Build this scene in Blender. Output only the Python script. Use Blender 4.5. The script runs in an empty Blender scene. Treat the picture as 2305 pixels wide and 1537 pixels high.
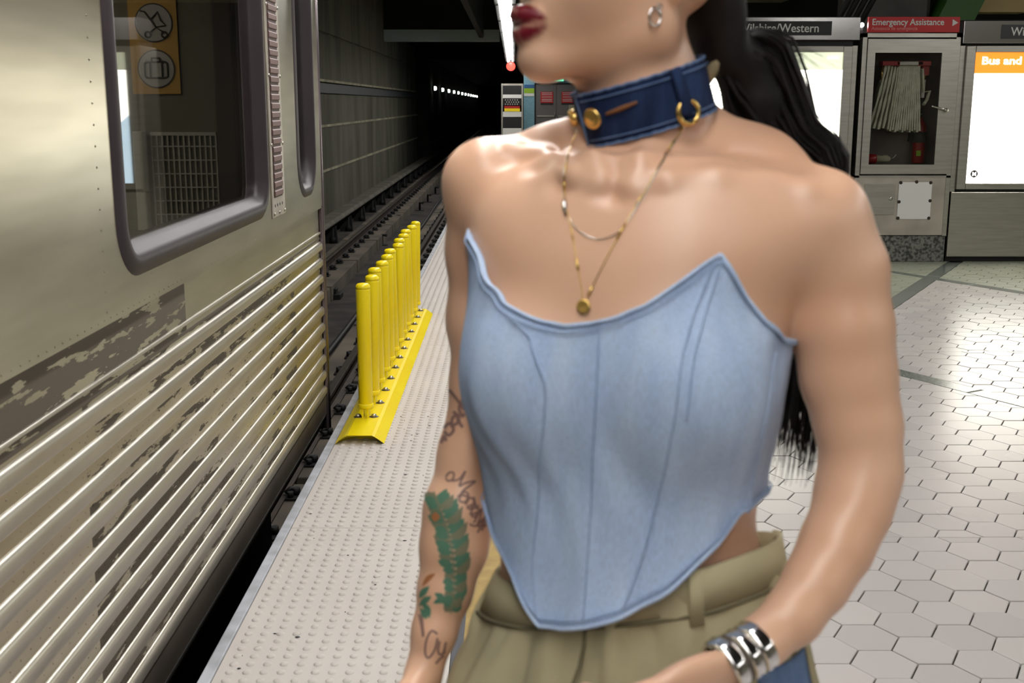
import bpy, bmesh, math, random
import numpy as np
from mathutils import Vector, Matrix, geometry, noise as mnoise
from math import pi, sin, cos, radians

random.seed(7); np.random.seed(7)
S = bpy.context.scene
COL = S.collection

# ------------------------------------------------------------------ camera, world, exposure
FPX = 2600.0                                   # focal length in pixels of the 2305 x 1537 frame
PITCH = math.atan(536.0 / FPX)
CAMZ = 1.45
cam_d = bpy.data.cameras.new('camera')
cam_d.sensor_width = 36.0
cam_d.lens = FPX / 2305.0 * 36.0
cam_d.dof.use_dof = True
cam_d.dof.focus_distance = 5.6
cam_d.dof.aperture_fstop = 9.0
cam_d.clip_start = 0.05
cam_d.clip_end = 300
cam = bpy.data.objects.new('camera', cam_d); COL.objects.link(cam)
cam.location = (0, 0, CAMZ)
cam.rotation_euler = (pi / 2 - PITCH, 0, 0)
S.camera = cam
S.view_settings.view_transform = 'Standard'
S.view_settings.look = 'None'
S.view_settings.exposure = 1.35
S.view_settings.gamma = 1.0
S.view_settings.use_curve_mapping = False
W = bpy.data.worlds.new('world'); S.world = W
W.use_nodes = True
W.node_tree.nodes['Background'].inputs[0].default_value = (0.004, 0.004, 0.004, 1)
cy = S.cycles
cy.max_bounces = 5; cy.diffuse_bounces = 2; cy.glossy_bounces = 3; cy.transmission_bounces = 3; cy.transparent_max_bounces = 8
cy.caustics_reflective = False; cy.caustics_refractive = False; cy.use_denoising = True; cy.use_light_tree = False
LAMP = 11.0           # emission of the ceiling tubes
PANEL = 2.3           # emission of the lit map cases

# ------------------------------------------------------------------ geometry helpers
def ray(px, py):
    u = (px - 1152.5) / FPX; v = -(py - 768.5) / FPX
    return np.array([u, cos(PITCH) + v * sin(PITCH), -sin(PITCH) + v * cos(PITCH)])

def at(px, py, Y):
    """world point at forward distance Y seen in direction (px, py)"""
    d = ray(px, py); q = d * (Y / d[1]); q[2] += CAMZ
    return q

def ground(px, py, Z=0.0):
    d = ray(px, py); q = d * ((Z - CAMZ) / d[2]); q[2] += CAMZ
    return q

def lin(r, g, b):
    f = lambda c: (c / 255 / 12.92) if c / 255 <= 0.04045 else ((c / 255 + 0.055) / 1.055) ** 2.4
    return (f(r), f(g), f(b), 1.0)

WL = {}
def wl(o): return WL.get(o.name, Vector((0, 0, 0))) if o else Vector((0, 0, 0))

def tag(o, label=None, cat=None, group=None, kind=None):
    if label: o['label'] = label
    if cat: o['category'] = cat
    if group: o['group'] = group
    if kind: o['kind'] = kind
    return o

def thing(name, label, cat, loc=(0, 0, 0), group=None, kind=None):
    o = bpy.data.objects.new(name, None); COL.objects.link(o)
    o.location = loc; o.empty_display_size = 0.1
    WL[o.name] = Vector(loc)
    return tag(o, label, cat, group, kind)

def link(name, me, parent=None, smooth=False):
    o = bpy.data.objects.new(name, me); COL.objects.link(o)
    if parent: o.parent = parent
    WL[o.name] = wl(parent)
    return o

class MB:
    """collects boxes, tubes, prisms (in world coordinates) into one mesh"""
    def __init__(s): s.v = []; s.f = []; s.sm = []
    def add(s, vs, fs, smooth=False):
        n = len(s.v); s.v += [tuple(float(c) for c in v) for v in vs]
        s.f += [tuple(i + n for i in f) for f in fs]; s.sm += [smooth] * len(fs); return s
    def box(s, x0, x1, y0, y1, z0, z1, b=0.0):
        if b <= 0:
            vs = [(x, y, z) for z in (z0, z1) for y in (y0, y1) for x in (x0, x1)]
            return s.add(vs, [(0, 2, 3, 1), (4, 5, 7, 6), (0, 1, 5, 4), (2, 6, 7, 3), (0, 4, 6, 2), (1, 3, 7, 5)])
        bm = bmesh.new(); bmesh.ops.create_cube(bm, size=1)
        for v in bm.verts:
            v.co = Vector(((x0 + x1) / 2 + v.co.x * (x1 - x0), (y0 + y1) / 2 + v.co.y * (y1 - y0), (z0 + z1) / 2 + v.co.z * (z1 - z0)))
        bmesh.ops.bevel(bm, geom=list(bm.edges), offset=b, segments=2, affect='EDGES', profile=0.5)
        bm.verts.ensure_lookup_table()
        s.add([v.co for v in bm.verts], [[v.index for v in f.verts] for f in bm.faces]); bm.free(); return s
    def tube(s, pts, r, n=10, cap=True, closed=False, flat=1.0, up=None):
        pts = [Vector(p) for p in pts]; m = len(pts)
        rs = r if hasattr(r, '__len__') else [r] * m
        vs = []; prev = None
        for i, p in enumerate(pts):
            if closed: t = pts[(i + 1) % m] - pts[i - 1]
            else: t = pts[min(i + 1, m - 1)] - pts[max(i - 1, 0)]
            t = t.normalized() if t.length > 1e-9 else Vector((0, 0, 1))
            if prev is None:
                a = Vector(up) if up is not None else (Vector((0, 0, 1)) if abs(t.z) < 0.9 else Vector((1, 0, 0)))
            else: a = prev
            a = (a - t * a.dot(t))
            if a.length < 1e-6: a = t.orthogonal()
            a.normalize(); b = t.cross(a); prev = a
            for k in range(n):
                w = 2 * pi * k / n
                vs.append(p + a * (cos(w) * rs[i]) + b * (sin(w) * rs[i] * flat))
        fs = []
        for i in range(m if closed else m - 1):
            j = (i + 1) % m
            for k in range(n):
                l = (k + 1) % n
                fs.append((i * n + k, i * n + l, j * n + l, j * n + k))
        s.add(vs, fs, True)
        if cap and not closed:
            o = len(s.v) - len(vs)
            s.f += [tuple(o + k for k in range(n))[::-1], tuple(o + (m - 1) * n + k for k in range(n))]; s.sm += [False, False]
        return s
    def lathe(s, c, prof, n=20, axis='z'):
        """prof: (radius, height) pairs about an upright axis at c"""
        vs = []
        for r, h in prof:
            for k in range(n):
                w = 2 * pi * k / n
                if axis == 'z': vs.append((c[0] + r * cos(w), c[1] + r * sin(w), c[2] + h))
                elif axis == 'y': vs.append((c[0] + r * cos(w), c[1] + h, c[2] + r * sin(w)))
                else: vs.append((c[0] + h, c[1] + r * cos(w), c[2] + r * sin(w)))
        fs = [(i * n + k, i * n + (k + 1) % n, (i + 1) * n + (k + 1) % n, (i + 1) * n + k) for i in range(len(prof) - 1) for k in range(n)]
        s.add(vs, fs, True)
        o = len(s.v) - len(vs); m = len(prof)
        if prof[-1][0] > 1e-6: s.f.append(tuple(o + (m - 1) * n + k for k in range(n))); s.sm.append(False)
        if prof[0][0] > 1e-6: s.f.append(tuple(o + k for k in range(n))[::-1]); s.sm.append(False)
        return s
    def prism(s, poly, y0, y1, plane='xz'):
        """polygon extruded: plane xz -> along y, yz -> along x, xy -> along z"""
        n = len(poly)
        if plane == 'xz': mk = lambda p, t: (p[0], t, p[1])
        elif plane == 'yz': mk = lambda p, t: (t, p[0], p[1])
        else: mk = lambda p, t: (p[0], p[1], t)
        vs = [mk(p, y0) for p in poly] + [mk(p, y1) for p in poly]
        fs = [tuple(range(n)), tuple(range(2 * n - 1, n - 1, -1))] + [(i, i + n, (i + 1) % n + n, (i + 1) % n) for i in range(n)]
        return s.add(vs, fs)
    def build(s, name, mat, parent=None, fix=True, loc=None):
        off = Vector(loc) if loc is not None else wl(parent)
        me = bpy.data.meshes.new(name)
        me.from_pydata([(v[0] - off.x, v[1] - off.y, v[2] - off.z) for v in s.v], [], s.f)
        me.polygons.foreach_set('use_smooth', s.sm)
        if fix:
            bm = bmesh.new(); bm.from_mesh(me); bmesh.ops.recalc_face_normals(bm, faces=bm.faces); bm.to_mesh(me); bm.free()
        me.materials.append(mat); me.update()
        return link(name, me, parent)

def rrect(a0, a1, b0, b1, r, n=6):
    out = []
    for cx, cy, st in ((a1 - r, b1 - r, 0), (a0 + r, b1 - r, 90), (a0 + r, b0 + r, 180), (a1 - r, b0 + r, 270)):
        for k in range(n + 1):
            w = radians(st + 90 * k / n); out.append((cx + r * cos(w), cy + r * sin(w)))
    return out

def copy_part(o, parent, loc):
    c = o.copy(); COL.objects.link(c); c.parent = parent; c.location = loc; return c

def text_obj(name, body, size, loc, mat, parent, thick=0.002, width=None, align='LEFT', rot=(pi / 2, 0, 0), bold=0.0):
    cu = bpy.data.curves.new(name, 'FONT'); cu.body = body; cu.size = size; cu.extrude = thick; cu.align_x = align
    cu.offset = bold; cu.resolution_u = 4
    t = bpy.data.objects.new(name + '_tmp', cu); COL.objects.link(t)
    bpy.context.view_layer.update()
    me = bpy.data.meshes.new_from_object(t.evaluated_get(bpy.context.evaluated_depsgraph_get()))
    bpy.data.objects.remove(t); bpy.data.curves.remove(cu)
    xs = [v.co.x for v in me.vertices]; w = max(xs) - min(xs)
    o = link(name, me, parent)
    o.location = Vector(loc) - wl(parent); o.rotation_euler = rot
    if width: o.scale = (width / w, 1, 1) if abs(width / w - 1) < 0.6 else (width / w,) * 3
    me.materials.clear(); me.materials.append(mat)
    return o

# ------------------------------------------------------------------ materials
def mat(name, c, rough=0.5, metal=0.0, c2=None, nscale=8.0, namt=1.0, nstretch=(1, 1, 1), bump=0.0, bscale=60.0, bstretch=None,
        spec=0.5, emit=None, estr=0.0, rvar=0.0, sss=0.0, detail=2.0, lo=0.35, hi=0.65, coat=0.0, aniso=0.0):
    m = bpy.data.materials.new(name); m.use_nodes = True
    nt = m.node_tree; N = nt.nodes; L = nt.links; p = N['Principled BSDF']
    p.inputs['Base Color'].default_value = c; p.inputs['Roughness'].default_value = rough
    p.inputs['Metallic'].default_value = metal; p.inputs['Specular IOR Level'].default_value = spec
    p.inputs['Coat Weight'].default_value = coat; p.inputs['Anisotropic'].default_value = aniso
    tc = N.new('ShaderNodeTexCoord')
    def mapped(st):
        mp = N.new('ShaderNodeMapping'); mp.inputs['Scale'].default_value = st
        L.new(tc.outputs['Object'], mp.inputs['Vector']); return mp.outputs['Vector']
    if c2 is not None:
        nz = N.new('ShaderNodeTexNoise'); nz.inputs['Scale'].default_value = nscale; nz.inputs['Detail'].default_value = detail
        L.new(mapped(nstretch), nz.inputs['Vector'])
        rp = N.new('ShaderNodeValToRGB'); rp.color_ramp.elements[0].position = lo; rp.color_ramp.elements[1].position = hi
        rp.color_ramp.elements[0].color = c; rp.color_ramp.elements[1].color = c2
        L.new(nz.outputs['Fac'], rp.inputs['Fac']); L.new(rp.outputs['Color'], p.inputs['Base Color'])
        if rvar:
            mr = N.new('ShaderNodeMapRange'); mr.inputs['To Min'].default_value = rough - rvar; mr.inputs['To Max'].default_value = rough + rvar
            L.new(nz.outputs['Fac'], mr.inputs['Value']); L.new(mr.outputs['Result'], p.inputs['Roughness'])
    if bump:
        nb = N.new('ShaderNodeTexNoise'); nb.inputs['Scale'].default_value = bscale; nb.inputs['Detail'].default_value = 3
        L.new(mapped(bstretch or (1, 1, 1)), nb.inputs['Vector'])
        bp = N.new('ShaderNodeBump'); bp.inputs['Strength'].default_value = bump; bp.inputs['Distance'].default_value = 0.002
        L.new(nb.outputs['Fac'], bp.inputs['Height']); L.new(bp.outputs['Normal'], p.inputs['Normal'])
    if emit is not None:
        p.inputs['Emission Color'].default_value = emit; p.inputs['Emission Strength'].default_value = estr
    if sss:
        p.inputs['Subsurface Weight'].default_value = sss
        p.inputs['Subsurface Radius'].default_value = (1.0, 0.4, 0.2); p.inputs['Subsurface Scale'].default_value = 0.008
    return m

M = {}
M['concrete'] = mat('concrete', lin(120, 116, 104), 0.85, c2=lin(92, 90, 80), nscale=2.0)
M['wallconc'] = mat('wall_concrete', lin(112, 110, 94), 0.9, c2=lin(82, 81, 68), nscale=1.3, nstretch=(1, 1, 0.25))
M['walljoint'] = mat('wall_ledge', lin(190, 184, 156), 0.85, c2=lin(150, 146, 124), nscale=2)
M['channel'] = mat('wall_channel', lin(88, 90, 92), 0.6, 0.3)
M['bed'] = mat('track_bed', lin(78, 72, 66), 0.95, c2=lin(46, 43, 40), nscale=1.6)
M['plinth'] = mat('plinth', lin(120, 110, 96), 0.9, c2=lin(84, 77, 68), nscale=1.2)
M['railside'] = mat('rail_rust', lin(70, 56, 46), 0.7, 0.4, c2=lin(50, 42, 38), nscale=5)
M['railtop'] = mat('rail_top', lin(150, 140, 130), 0.35, 1.0)
M['black'] = mat('black_iron', lin(22, 21, 22), 0.6)
M['dark'] = mat('dark_paint', lin(34, 33, 30), 0.8, c2=lin(24, 24, 22), nscale=2)
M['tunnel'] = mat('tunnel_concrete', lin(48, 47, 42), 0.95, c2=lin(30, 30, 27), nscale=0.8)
M['ceiling'] = mat('ceiling', lin(42, 42, 38), 0.9, c2=lin(30, 30, 28), nscale=1)
M['beam'] = mat('beam', lin(190, 205, 206), 0.8)
M['tactile'] = mat('tactile_tile', lin(207, 199, 192), 0.55, c2=lin(198, 189, 182), nscale=2.5, lo=0.2, hi=0.8)
M['nosing'] = mat('edge_nosing', lin(190, 192, 198), 0.7, c2=lin(158, 159, 163), nscale=9)
M['grey_strip'] = mat('grey_strip', lin(92, 92, 98), 0.8)
M['yellow_strip'] = mat('yellow_strip', lin(184, 156, 94), 0.75, c2=lin(168, 140, 84), nscale=18)
M['grout'] = mat('grout', lin(96, 92, 84), 0.9, c2=lin(70, 66, 60), nscale=3)
M['hex'] = [mat('hex_tile_%d' % i, lin(*c), 0.26, c2=lin(*[x - 9 for x in c]), nscale=1.6, rvar=0.05, lo=0.15, hi=0.85, spec=0.5)
            for i, c in enumerate([(203, 197, 194), (198, 192, 189), (207, 201, 197)])]
M['hexgreen'] = mat('hex_tile_green', lin(156, 160, 142), 0.35, c2=lin(146, 150, 132), nscale=3)
M['band'] = mat('granite_band', lin(112, 120, 112), 0.22, c2=lin(92, 98, 92), nscale=60)
M['granite'] = mat('granite', lin(122, 122, 116), 0.35, c2=lin(50, 50, 48), nscale=36, lo=0.4, hi=0.62)
M['steel'] = mat('brushed_steel', lin(178, 174, 165), 0.36, 1.0, c2=lin(166, 162, 153), nscale=3, nstretch=(1, 1, 12))
M['steel_mirror'] = mat('polished_steel', lin(170, 168, 166), 0.16, 1.0, bump=0.35, bscale=3.0)
M['steel_lite'] = mat('pale_steel', lin(190, 182, 170), 0.45, 0.8, c2=lin(168, 160, 150), nscale=4)
M['red'] = mat('red_sign', lin(176, 20, 22), 0.5)
M['redpaint'] = mat('red_paint', lin(150, 16, 18), 0.35)
M['white'] = mat('white_paint', lin(225, 224, 220), 0.5)
M['letter'] = mat('sign_letter', lin(200, 200, 196), 0.5)
M['signblack'] = mat('sign_black', lin(14, 15, 15), 0.4)
M['hose'] = mat('canvas_hose', lin(212, 212, 190), 0.85, c2=lin(190, 190, 170), nscale=20, bump=0.2, bscale=200)
M['inside'] = mat('cabinet_inside', lin(112, 104, 98), 0.6, c2=lin(96, 84, 80), nscale=3)
M['yellow'] = mat('yellow_plastic', lin(255, 230, 16), 0.32, c2=lin(252, 222, 10), nscale=2, spec=0.5)
M['bolt'] = mat('bolt', lin(190, 186, 176), 0.3, 1.0)
M['rubber'] = mat('window_rubber', lin(50, 41, 45), 0.48, c2=lin(42, 34, 38), nscale=4, spec=0.35)
M['brown'] = mat('brown_louvre', lin(104, 78, 74), 0.55)
M['brown_dark'] = mat('brown_louvre_dark', lin(70, 48, 46), 0.6)
M['interior'] = mat('train_interior', lin(120, 116, 100), 0.6, c2=lin(108, 104, 90), nscale=2)
M['interior2'] = mat('train_interior_dark', lin(70, 64, 58), 0.6)
M['decal'] = mat('yellow_decal', lin(206, 160, 70), 0.5)
M['decalw'] = mat('grey_decal', lin(186, 184, 180), 0.5)
M['grille'] = mat('pale_grille', lin(188, 186, 176), 0.5)
M['bluetile'] = mat('blue_tile', lin(140, 190, 205), 0.3)
M['doorgrey'] = mat('door_grey', lin(104, 100, 98), 0.6)
M['lime'] = mat('lime_sign', lin(150, 190, 40), 0.5)
M['bluesign'] = mat('blue_sign', lin(40, 90, 140), 0.5)
M['gold'] = mat('gold', lin(222, 186, 112), 0.25, 1.0)
M['silver'] = mat('silver', lin(225, 222, 220), 0.14, 1.0)
M['lamp'] = mat('lamp_diffuser', (1, 1, 1, 1), 0.5, emit=(1.0, 0.985, 0.955, 1), estr=LAMP)
M['tlamp'] = mat('tunnel_lamp', (1, 1, 1, 1), 0.5, emit=(0.9, 1.0, 0.88, 1), estr=2.5)
M['redlamp'] = mat('signal_lamp', (1, 0, 0, 1), 0.5, emit=(1.0, 0.03, 0.02, 1), estr=3.0)
M['exit'] = mat('exit_lamp', (0, 1, 0.5, 1), 0.5, emit=(0.15, 1.0, 0.6, 1), estr=0.6)
M['panel'] = mat('lit_panel', (1, 1, 1, 1), 0.4, emit=(1.0, 0.97, 0.84, 1), estr=PANEL)
M['panelgreen'] = mat('lit_panel_green', (1, 1, 1, 1), 0.4, emit=(0.55, 0.60, 0.38, 1), estr=0.55)
M['panelblue'] = mat('lit_panel_blue', (1, 1, 1, 1), 0.4, emit=(0.48, 0.68, 0.82, 1), estr=1.1)
M['panelorange'] = mat('lit_panel_orange', (1, 0.3, 0.02, 1), 0.4, emit=(1.0, 0.25, 0.02, 1), estr=0.5)
M['paneltext'] = mat('lit_panel_text', (1, 1, 1, 1), 0.4, emit=(1.0, 0.9, 0.8, 1), estr=0.8)
M['glow_in'] = mat('train_lamp', (1, 1, 1, 1), 0.5, emit=(1.0, 0.95, 0.82, 1), estr=5.0)

def glass_mat(name, tint, rough=0.02, refl=1.0):
    m = bpy.data.materials.new(name); m.use_nodes = True
    nt = m.node_tree; N = nt.nodes; L = nt.links; N.remove(N['Principled BSDF'])
    tr = N.new('ShaderNodeBsdfTransparent'); tr.inputs[0].default_value = tint
    gl = N.new('ShaderNodeBsdfGlossy'); gl.inputs['Roughness'].default_value = rough; gl.inputs[0].default_value = (refl, refl, refl, 1)
    fr = N.new('ShaderNodeFresnel'); ge = N.new('ShaderNodeNewGeometry'); mr = N.new('ShaderNodeMapRange'); mr.inputs['To Min'].default_value = 1.5; mr.inputs['To Max'].default_value = 1 / 1.5
    L.new(ge.outputs['Backfacing'], mr.inputs['Value']); L.new(mr.outputs['Result'], fr.inputs['IOR'])      # same reflectance on both faces of the pane
    mx = N.new('ShaderNodeMixShader'); L.new(fr.outputs[0], mx.inputs[0]); L.new(tr.outputs[0], mx.inputs[1]); L.new(gl.outputs[0], mx.inputs[2])
    L.new(mx.outputs[0], N['Material Output'].inputs[0]); return m
M['train_glass'] = glass_mat('train_glass', (0.74, 0.72, 0.69, 1))
M['cab_glass'] = glass_mat('cabinet_glass', (0.86, 0.86, 0.85, 1), 0.03, 0.7)

def train_mat():
    """brushed stainless side with patches of old sticker residue"""
    m = mat('train_steel', lin(178, 171, 153), 0.33, 1.0, c2=lin(162, 155, 137), nscale=2.0, nstretch=(1, 1, 8))
    nt = m.node_tree; N = nt.nodes; L = nt.links; p = N['Principled BSDF']
    gp_ = N.new('ShaderNodeNewGeometry'); sx = N.new('ShaderNodeSeparateXYZ'); L.new(gp_.outputs['Position'], sx.inputs[0])
    def math_(op, a, b=None):
        n = N.new('ShaderNodeMath'); n.operation = op
        for i, v in enumerate((a, b)):
            if v is None: continue
            if isinstance(v, (int, float)): n.inputs[i].default_value = v
            else: L.new(v, n.inputs[i])
        return n.outputs[0]
    mp = N.new('ShaderNodeMapping'); mp.inputs['Scale'].default_value = (1, 5, 34); L.new(gp_.outputs['Position'], mp.inputs[0])
    nz = N.new('ShaderNodeTexNoise'); nz.inputs['Scale'].default_value = 1.0; nz.inputs['Detail'].default_value = 5; nz.inputs['Roughness'].default_value = 0.62
    L.new(mp.outputs[0], nz.inputs['Vector'])
    mp2 = N.new('ShaderNodeMapping'); mp2.inputs['Scale'].default_value = (1, 0.9, 3.0); mp2.inputs['Location'].default_value = (0, 3.1, 1.7); L.new(gp_.outputs['Position'], mp2.inputs[0])
    n2 = N.new('ShaderNodeTexNoise'); n2.inputs['Scale'].default_value = 1.0; n2.inputs['Detail'].default_value = 2; L.new(mp2.outputs[0], n2.inputs['Vector'])
    y = sx.outputs['Y']; z = sx.outputs['Z']
    zone = math_('MULTIPLY', math_('LESS_THAN', z, 0.972), math_('GREATER_THAN', z, 0.05))
    yz = math_('ADD', math_('MULTIPLY', y, 1.0), math_('MULTIPLY', z, 0.0))
    up = math_('MULTIPLY', math_('GREATER_THAN', z, 0.83), math_('LESS_THAN', y, 3.15))     # flat strip above the ribs
    lowr = math_('MULTIPLY', math_('LESS_THAN', z, 0.83), math_('MULTIPLY', math_('GREATER_THAN', y, 2.35), math_('LESS_THAN', y, 4.75)))
    reg = math_('MAXIMUM', up, lowr)
    thr = math_('ADD', math_('ADD', math_('MULTIPLY', nz.outputs['Fac'], 0.75), math_('MULTIPLY', n2.outputs['Fac'], 0.45)), math_('MULTIPLY', up, 0.045))
    mask = math_('MULTIPLY', math_('MULTIPLY', math_('GREATER_THAN', thr, 0.605), zone), reg)
    old = p.inputs['Base Color'].links[0].from_socket
    mx = N.new('ShaderNodeMix'); mx.data_type = 'RGBA'; L.new(mask, mx.inputs['Factor']); L.new(old, mx.inputs[6]); mx.inputs[7].default_value = lin(92, 84, 72)
    L.new(mx.outputs[2], p.inputs['Base Color'])
    L.new(math_('SUBTRACT', 1.0, math_('MULTIPLY', mask, 0.85)), p.inputs['Metallic'])
    L.new(math_('ADD', 0.30, math_('MULTIPLY', mask, 0.35)), p.inputs['Roughness'])
    return m
M['train'] = train_mat()
for k_ in ('tlamp', 'redlamp', 'exit', 'panelgreen', 'paneltext', 'panelorange', 'panelblue'): M[k_].cycles.emission_sampling = 'NONE'
M['rib'] = mat('rib_steel', lin(196, 191, 180), 0.36, 1.0, c2=lin(184, 178, 166), nscale=3.0, nstretch=(1, 1, 8))
M['skirt'] = mat('skirt_steel', lin(112, 102, 92), 0.45, 0.8, c2=lin(92, 84, 76), nscale=3)
M['post_steel'] = mat('corner_post', lin(120, 108, 112), 0.35, 0.9)

# ================================================================== SETTING
EDGE = -0.805                                   # platform edge
FX1 = 9.0
# platform slab (the grout level under the tiles)
floor = MB().box(EDGE + 0.02, FX1, -6, 42, -1.5, -0.012).build('floor', M['grout'])
tag(floor, 'cream hexagon tile station platform with grey granite bands', None, kind='structure')

# hexagon tiles, clipped by the granite bands and the straight joints
def clip(poly, a, b, c):                        # keep a*x + b*y <= c
    out = []
    for i in range(len(poly)):
        p = poly[i]; q = poly[(i + 1) % len(poly)]
        dp = a * p[0] + b * p[1] - c; dq = a * q[0] + b * q[1] - c
        if dp <= 0: out.append(p)
        if (dp < 0 < dq) or (dq < 0 < dp):
            t = dp / (dp - dq); out.append((p[0] + t * (q[0] - p[0]), p[1] + t * (q[1] - p[1])))
    return out
def area(poly): return 0.5 * abs(sum(poly[i][0] * poly[(i + 1) % len(poly)][1] - poly[(i + 1) % len(poly)][0] * poly[i][1] for i in range(len(poly))))
S3 = math.sqrt(3) / 2
HS = 0.0905; GR = 0.0042
X_HEX0 = 0.27
U = [(-9, -1.01), (-0.89, 1.93), (2.05, 4.885), (5.005, 7.865), (7.975, 10.82), (10.94, 20)]      # cells between -60 degree bands
V = [(-20, -4.17), (-4.05, -1.23), (-1.11, 1.715), (1.835, 4.66), (4.78, 20)]                     # cells between +60 degree bands
# only the bands that the photograph shows
U = [(-9, 4.885), (5.005, 7.865), (7.975, 20)]
V = [(-20, 1.715), (1.835, 20)]
JY = [-0.5, 0.72, 3.728, 6.74, 9.75, 12.8]
tiles = []
for ji in range(len(JY) - 1):
    y0, y1 = JY[ji], JY[ji + 1]
    ox, oy = (1.119, 2.896) if ji % 2 == 1 else (1.663, 4.266)
    if ji == 3: ox, oy = 1.7, 6.70
    for ci in range(-20, 55):
        cx = ox + ci * 1.5 * HS
        if cx < X_HEX0 - 0.1 or cx > 6.4: continue
        for ri in range(-60, 70):
            cy = oy + (ri + 0.5 * (ci % 2)) * math.sqrt(3) * HS
            if cy < y0 - 0.1 or cy > y1 + 0.1: continue
            r = HS - GR / S3 * 0.5
            hexa = [(cx + r * cos(k * pi / 3), cy + r * sin(k * pi / 3)) for k in range(6)]
            for iu, (u0, u1) in enumerate(U):
                for iv, (v0, v1) in enumerate(V):
                    g = 0.003
                    p = clip(hexa, S3, 0.5, u1 - g); p = p and clip(p, -S3, -0.5, -(u0 + g))
                    p = p and clip(p, -S3, 0.5, v1 - g); p = p and clip(p, S3, -0.5, -(v0 + g))
                    p = p and clip(p, 0, 1, y1 - 0.002); p = p and clip(p, 0, -1, -(y0 + 0.002)); p = p and clip(p, -1, 0, -(X_HEX0 + 0.003))
                    p = p and clip(p, 0, 1, 12.6)
                    if len(p) < 3 or area(p) < 0.0012: continue
                    green = (iu == 2 or iv == 1)
                    tiles.append((p, green, (cx, cy)))
def seen(c):
    d = np.array([c[0], c[1], -CAMZ]); zc = d[1] * cos(PITCH) + CAMZ * sin(PITCH)
    if zc < 0.3: return None
    px = 1152.5 + FPX * d[0] / zc; py = 768.5 - FPX * (d[1] * sin(PITCH) - CAMZ * cos(PITCH)) / zc
    return px, py, zc
def visible(c):
    s = seen(c)
    if s is None: return False
    px, py, _ = s
    if not (1690 < px < 2360 and 560 < py < 1600): return False
    if 1690 < px < 1990 and py < 1180: return 1730 < px < 1860 and py > 830   # behind the woman
    edge = 2000 if py < 1060 else 2000 - (py - 1060) * 0.5
    inner = 1860 if py < 1060 else 1860 - (py - 1060) * 0.5
    return px > edge or (1730 < px < inner and py > 1000)
order = sorted([i for i, t in enumerate(tiles) if visible(t[2])], key=lambda i: -area(tiles[i][0]) / seen(tiles[i][2])[2] ** 3)
single = set(order[:300])
def tile_geo(mb, p, dz):
    n = len(p); b = 0.0016
    c = (sum(q[0] for q in p) / n, sum(q[1] for q in p) / n)
    ins = [(q[0] + (c[0] - q[0]) * 0.02, q[1] + (c[1] - q[1]) * 0.02) for q in p]
    vs = [(q[0], q[1], -0.012) for q in p] + [(q[0], q[1], dz - b) for q in p] + [(q[0], q[1], dz) for q in ins]
    fs = [(i, (i + 1) % n, (i + 1) % n + n, i + n) for i in range(n)] + [(i + n, (i + 1) % n + n, (i + 1) % n + 2 * n, i + 2 * n) for i in range(n)]
    fs.append(tuple(range(2 * n, 3 * n)))
    mb.add(vs, fs)
rest = {}
for i, (p, green, c) in enumerate(tiles):
    dz = random.uniform(-0.0012, 0.0008)
    m = M['hexgreen'] if green else random.choice(M['hex'])
    if i in single:
        mb = MB(); tile_geo(mb, p, dz); mb.build('hex_tile', m, floor, fix=False)
    else:
        tile_geo(rest.setdefault(m.name, (MB(), m))[0], p, dz)
for mb, m in rest.values():
    tag(mb.build('hex_tiles', m, floor, fix=False), kind='stuff')
# granite bands
def strip(u0, u1, kind, t0, t1):
    n = (S3, 0.5) if kind == 'u' else (-S3, 0.5)
    d = (0.5, -S3) if kind == 'u' else (0.5, S3)
    P = lambda u, t: (n[0] * u + d[0] * t, n[1] * u + d[1] * t)
    return [P(u0, t0), P(u1, t0), P(u1, t1), P(u0, t1)]
for (u0, u1, k, t0, t1) in [(4.885, 5.005, 'u', -5.6, 2.6), (7.865, 7.975, 'u', -8, 1.0), (1.715, 1.835, 'v', 4.0, 11.3)]:
    L_ = 0.9; t = t0
    while t < t1:
        p = strip(u0 + 0.002, u1 - 0.002, k, t, min(t + L_, t1) - 0.003)
        p = clip(p, -1, 0, -(X_HEX0 + 0.003)); p = p and clip(p, 1, 0, 6.4); p = p and clip(p, 0, 1, 12.6); t += L_
        if len(p) >= 3:
            mb = MB(); tile_geo(mb, p, 0.0004 if k == 'u' else 0.0008); mb.build('granite_slab', M['band'], floor, fix=False)
MB().box(X_HEX0, FX1, 12.61, 42, -0.012, -0.001).build('far_paving', M['hexgreen'], floor)
MB().box(6.4, FX1, -6, 12.6, -0.012, -0.001).build('far_paving', M['hexgreen'], floor)
# yellow and grey strips beside the tactile paving
tag(MB().box(-0.133, X_HEX0, -6, 42, -0.011, 0.0).build('trim_2', M['yellow_strip']), 'sandy yellow painted strip beside the tactile paving', None, kind='structure')
tag(MB().box(-0.163, -0.133, -6, 42, -0.011, 0.001).build('trim_3', M['grey_strip']), 'narrow dark grey joint between tactile paving and yellow strip', None, kind='structure')
# nosing
nos = tag(MB().box(EDGE, EDGE + 0.034, -6, 42, -0.16, 0.004, 0.004).build('trim_1', M['nosing']), 'chipped whitish platform edge nosing along the gap', None, kind='structure')
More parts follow.
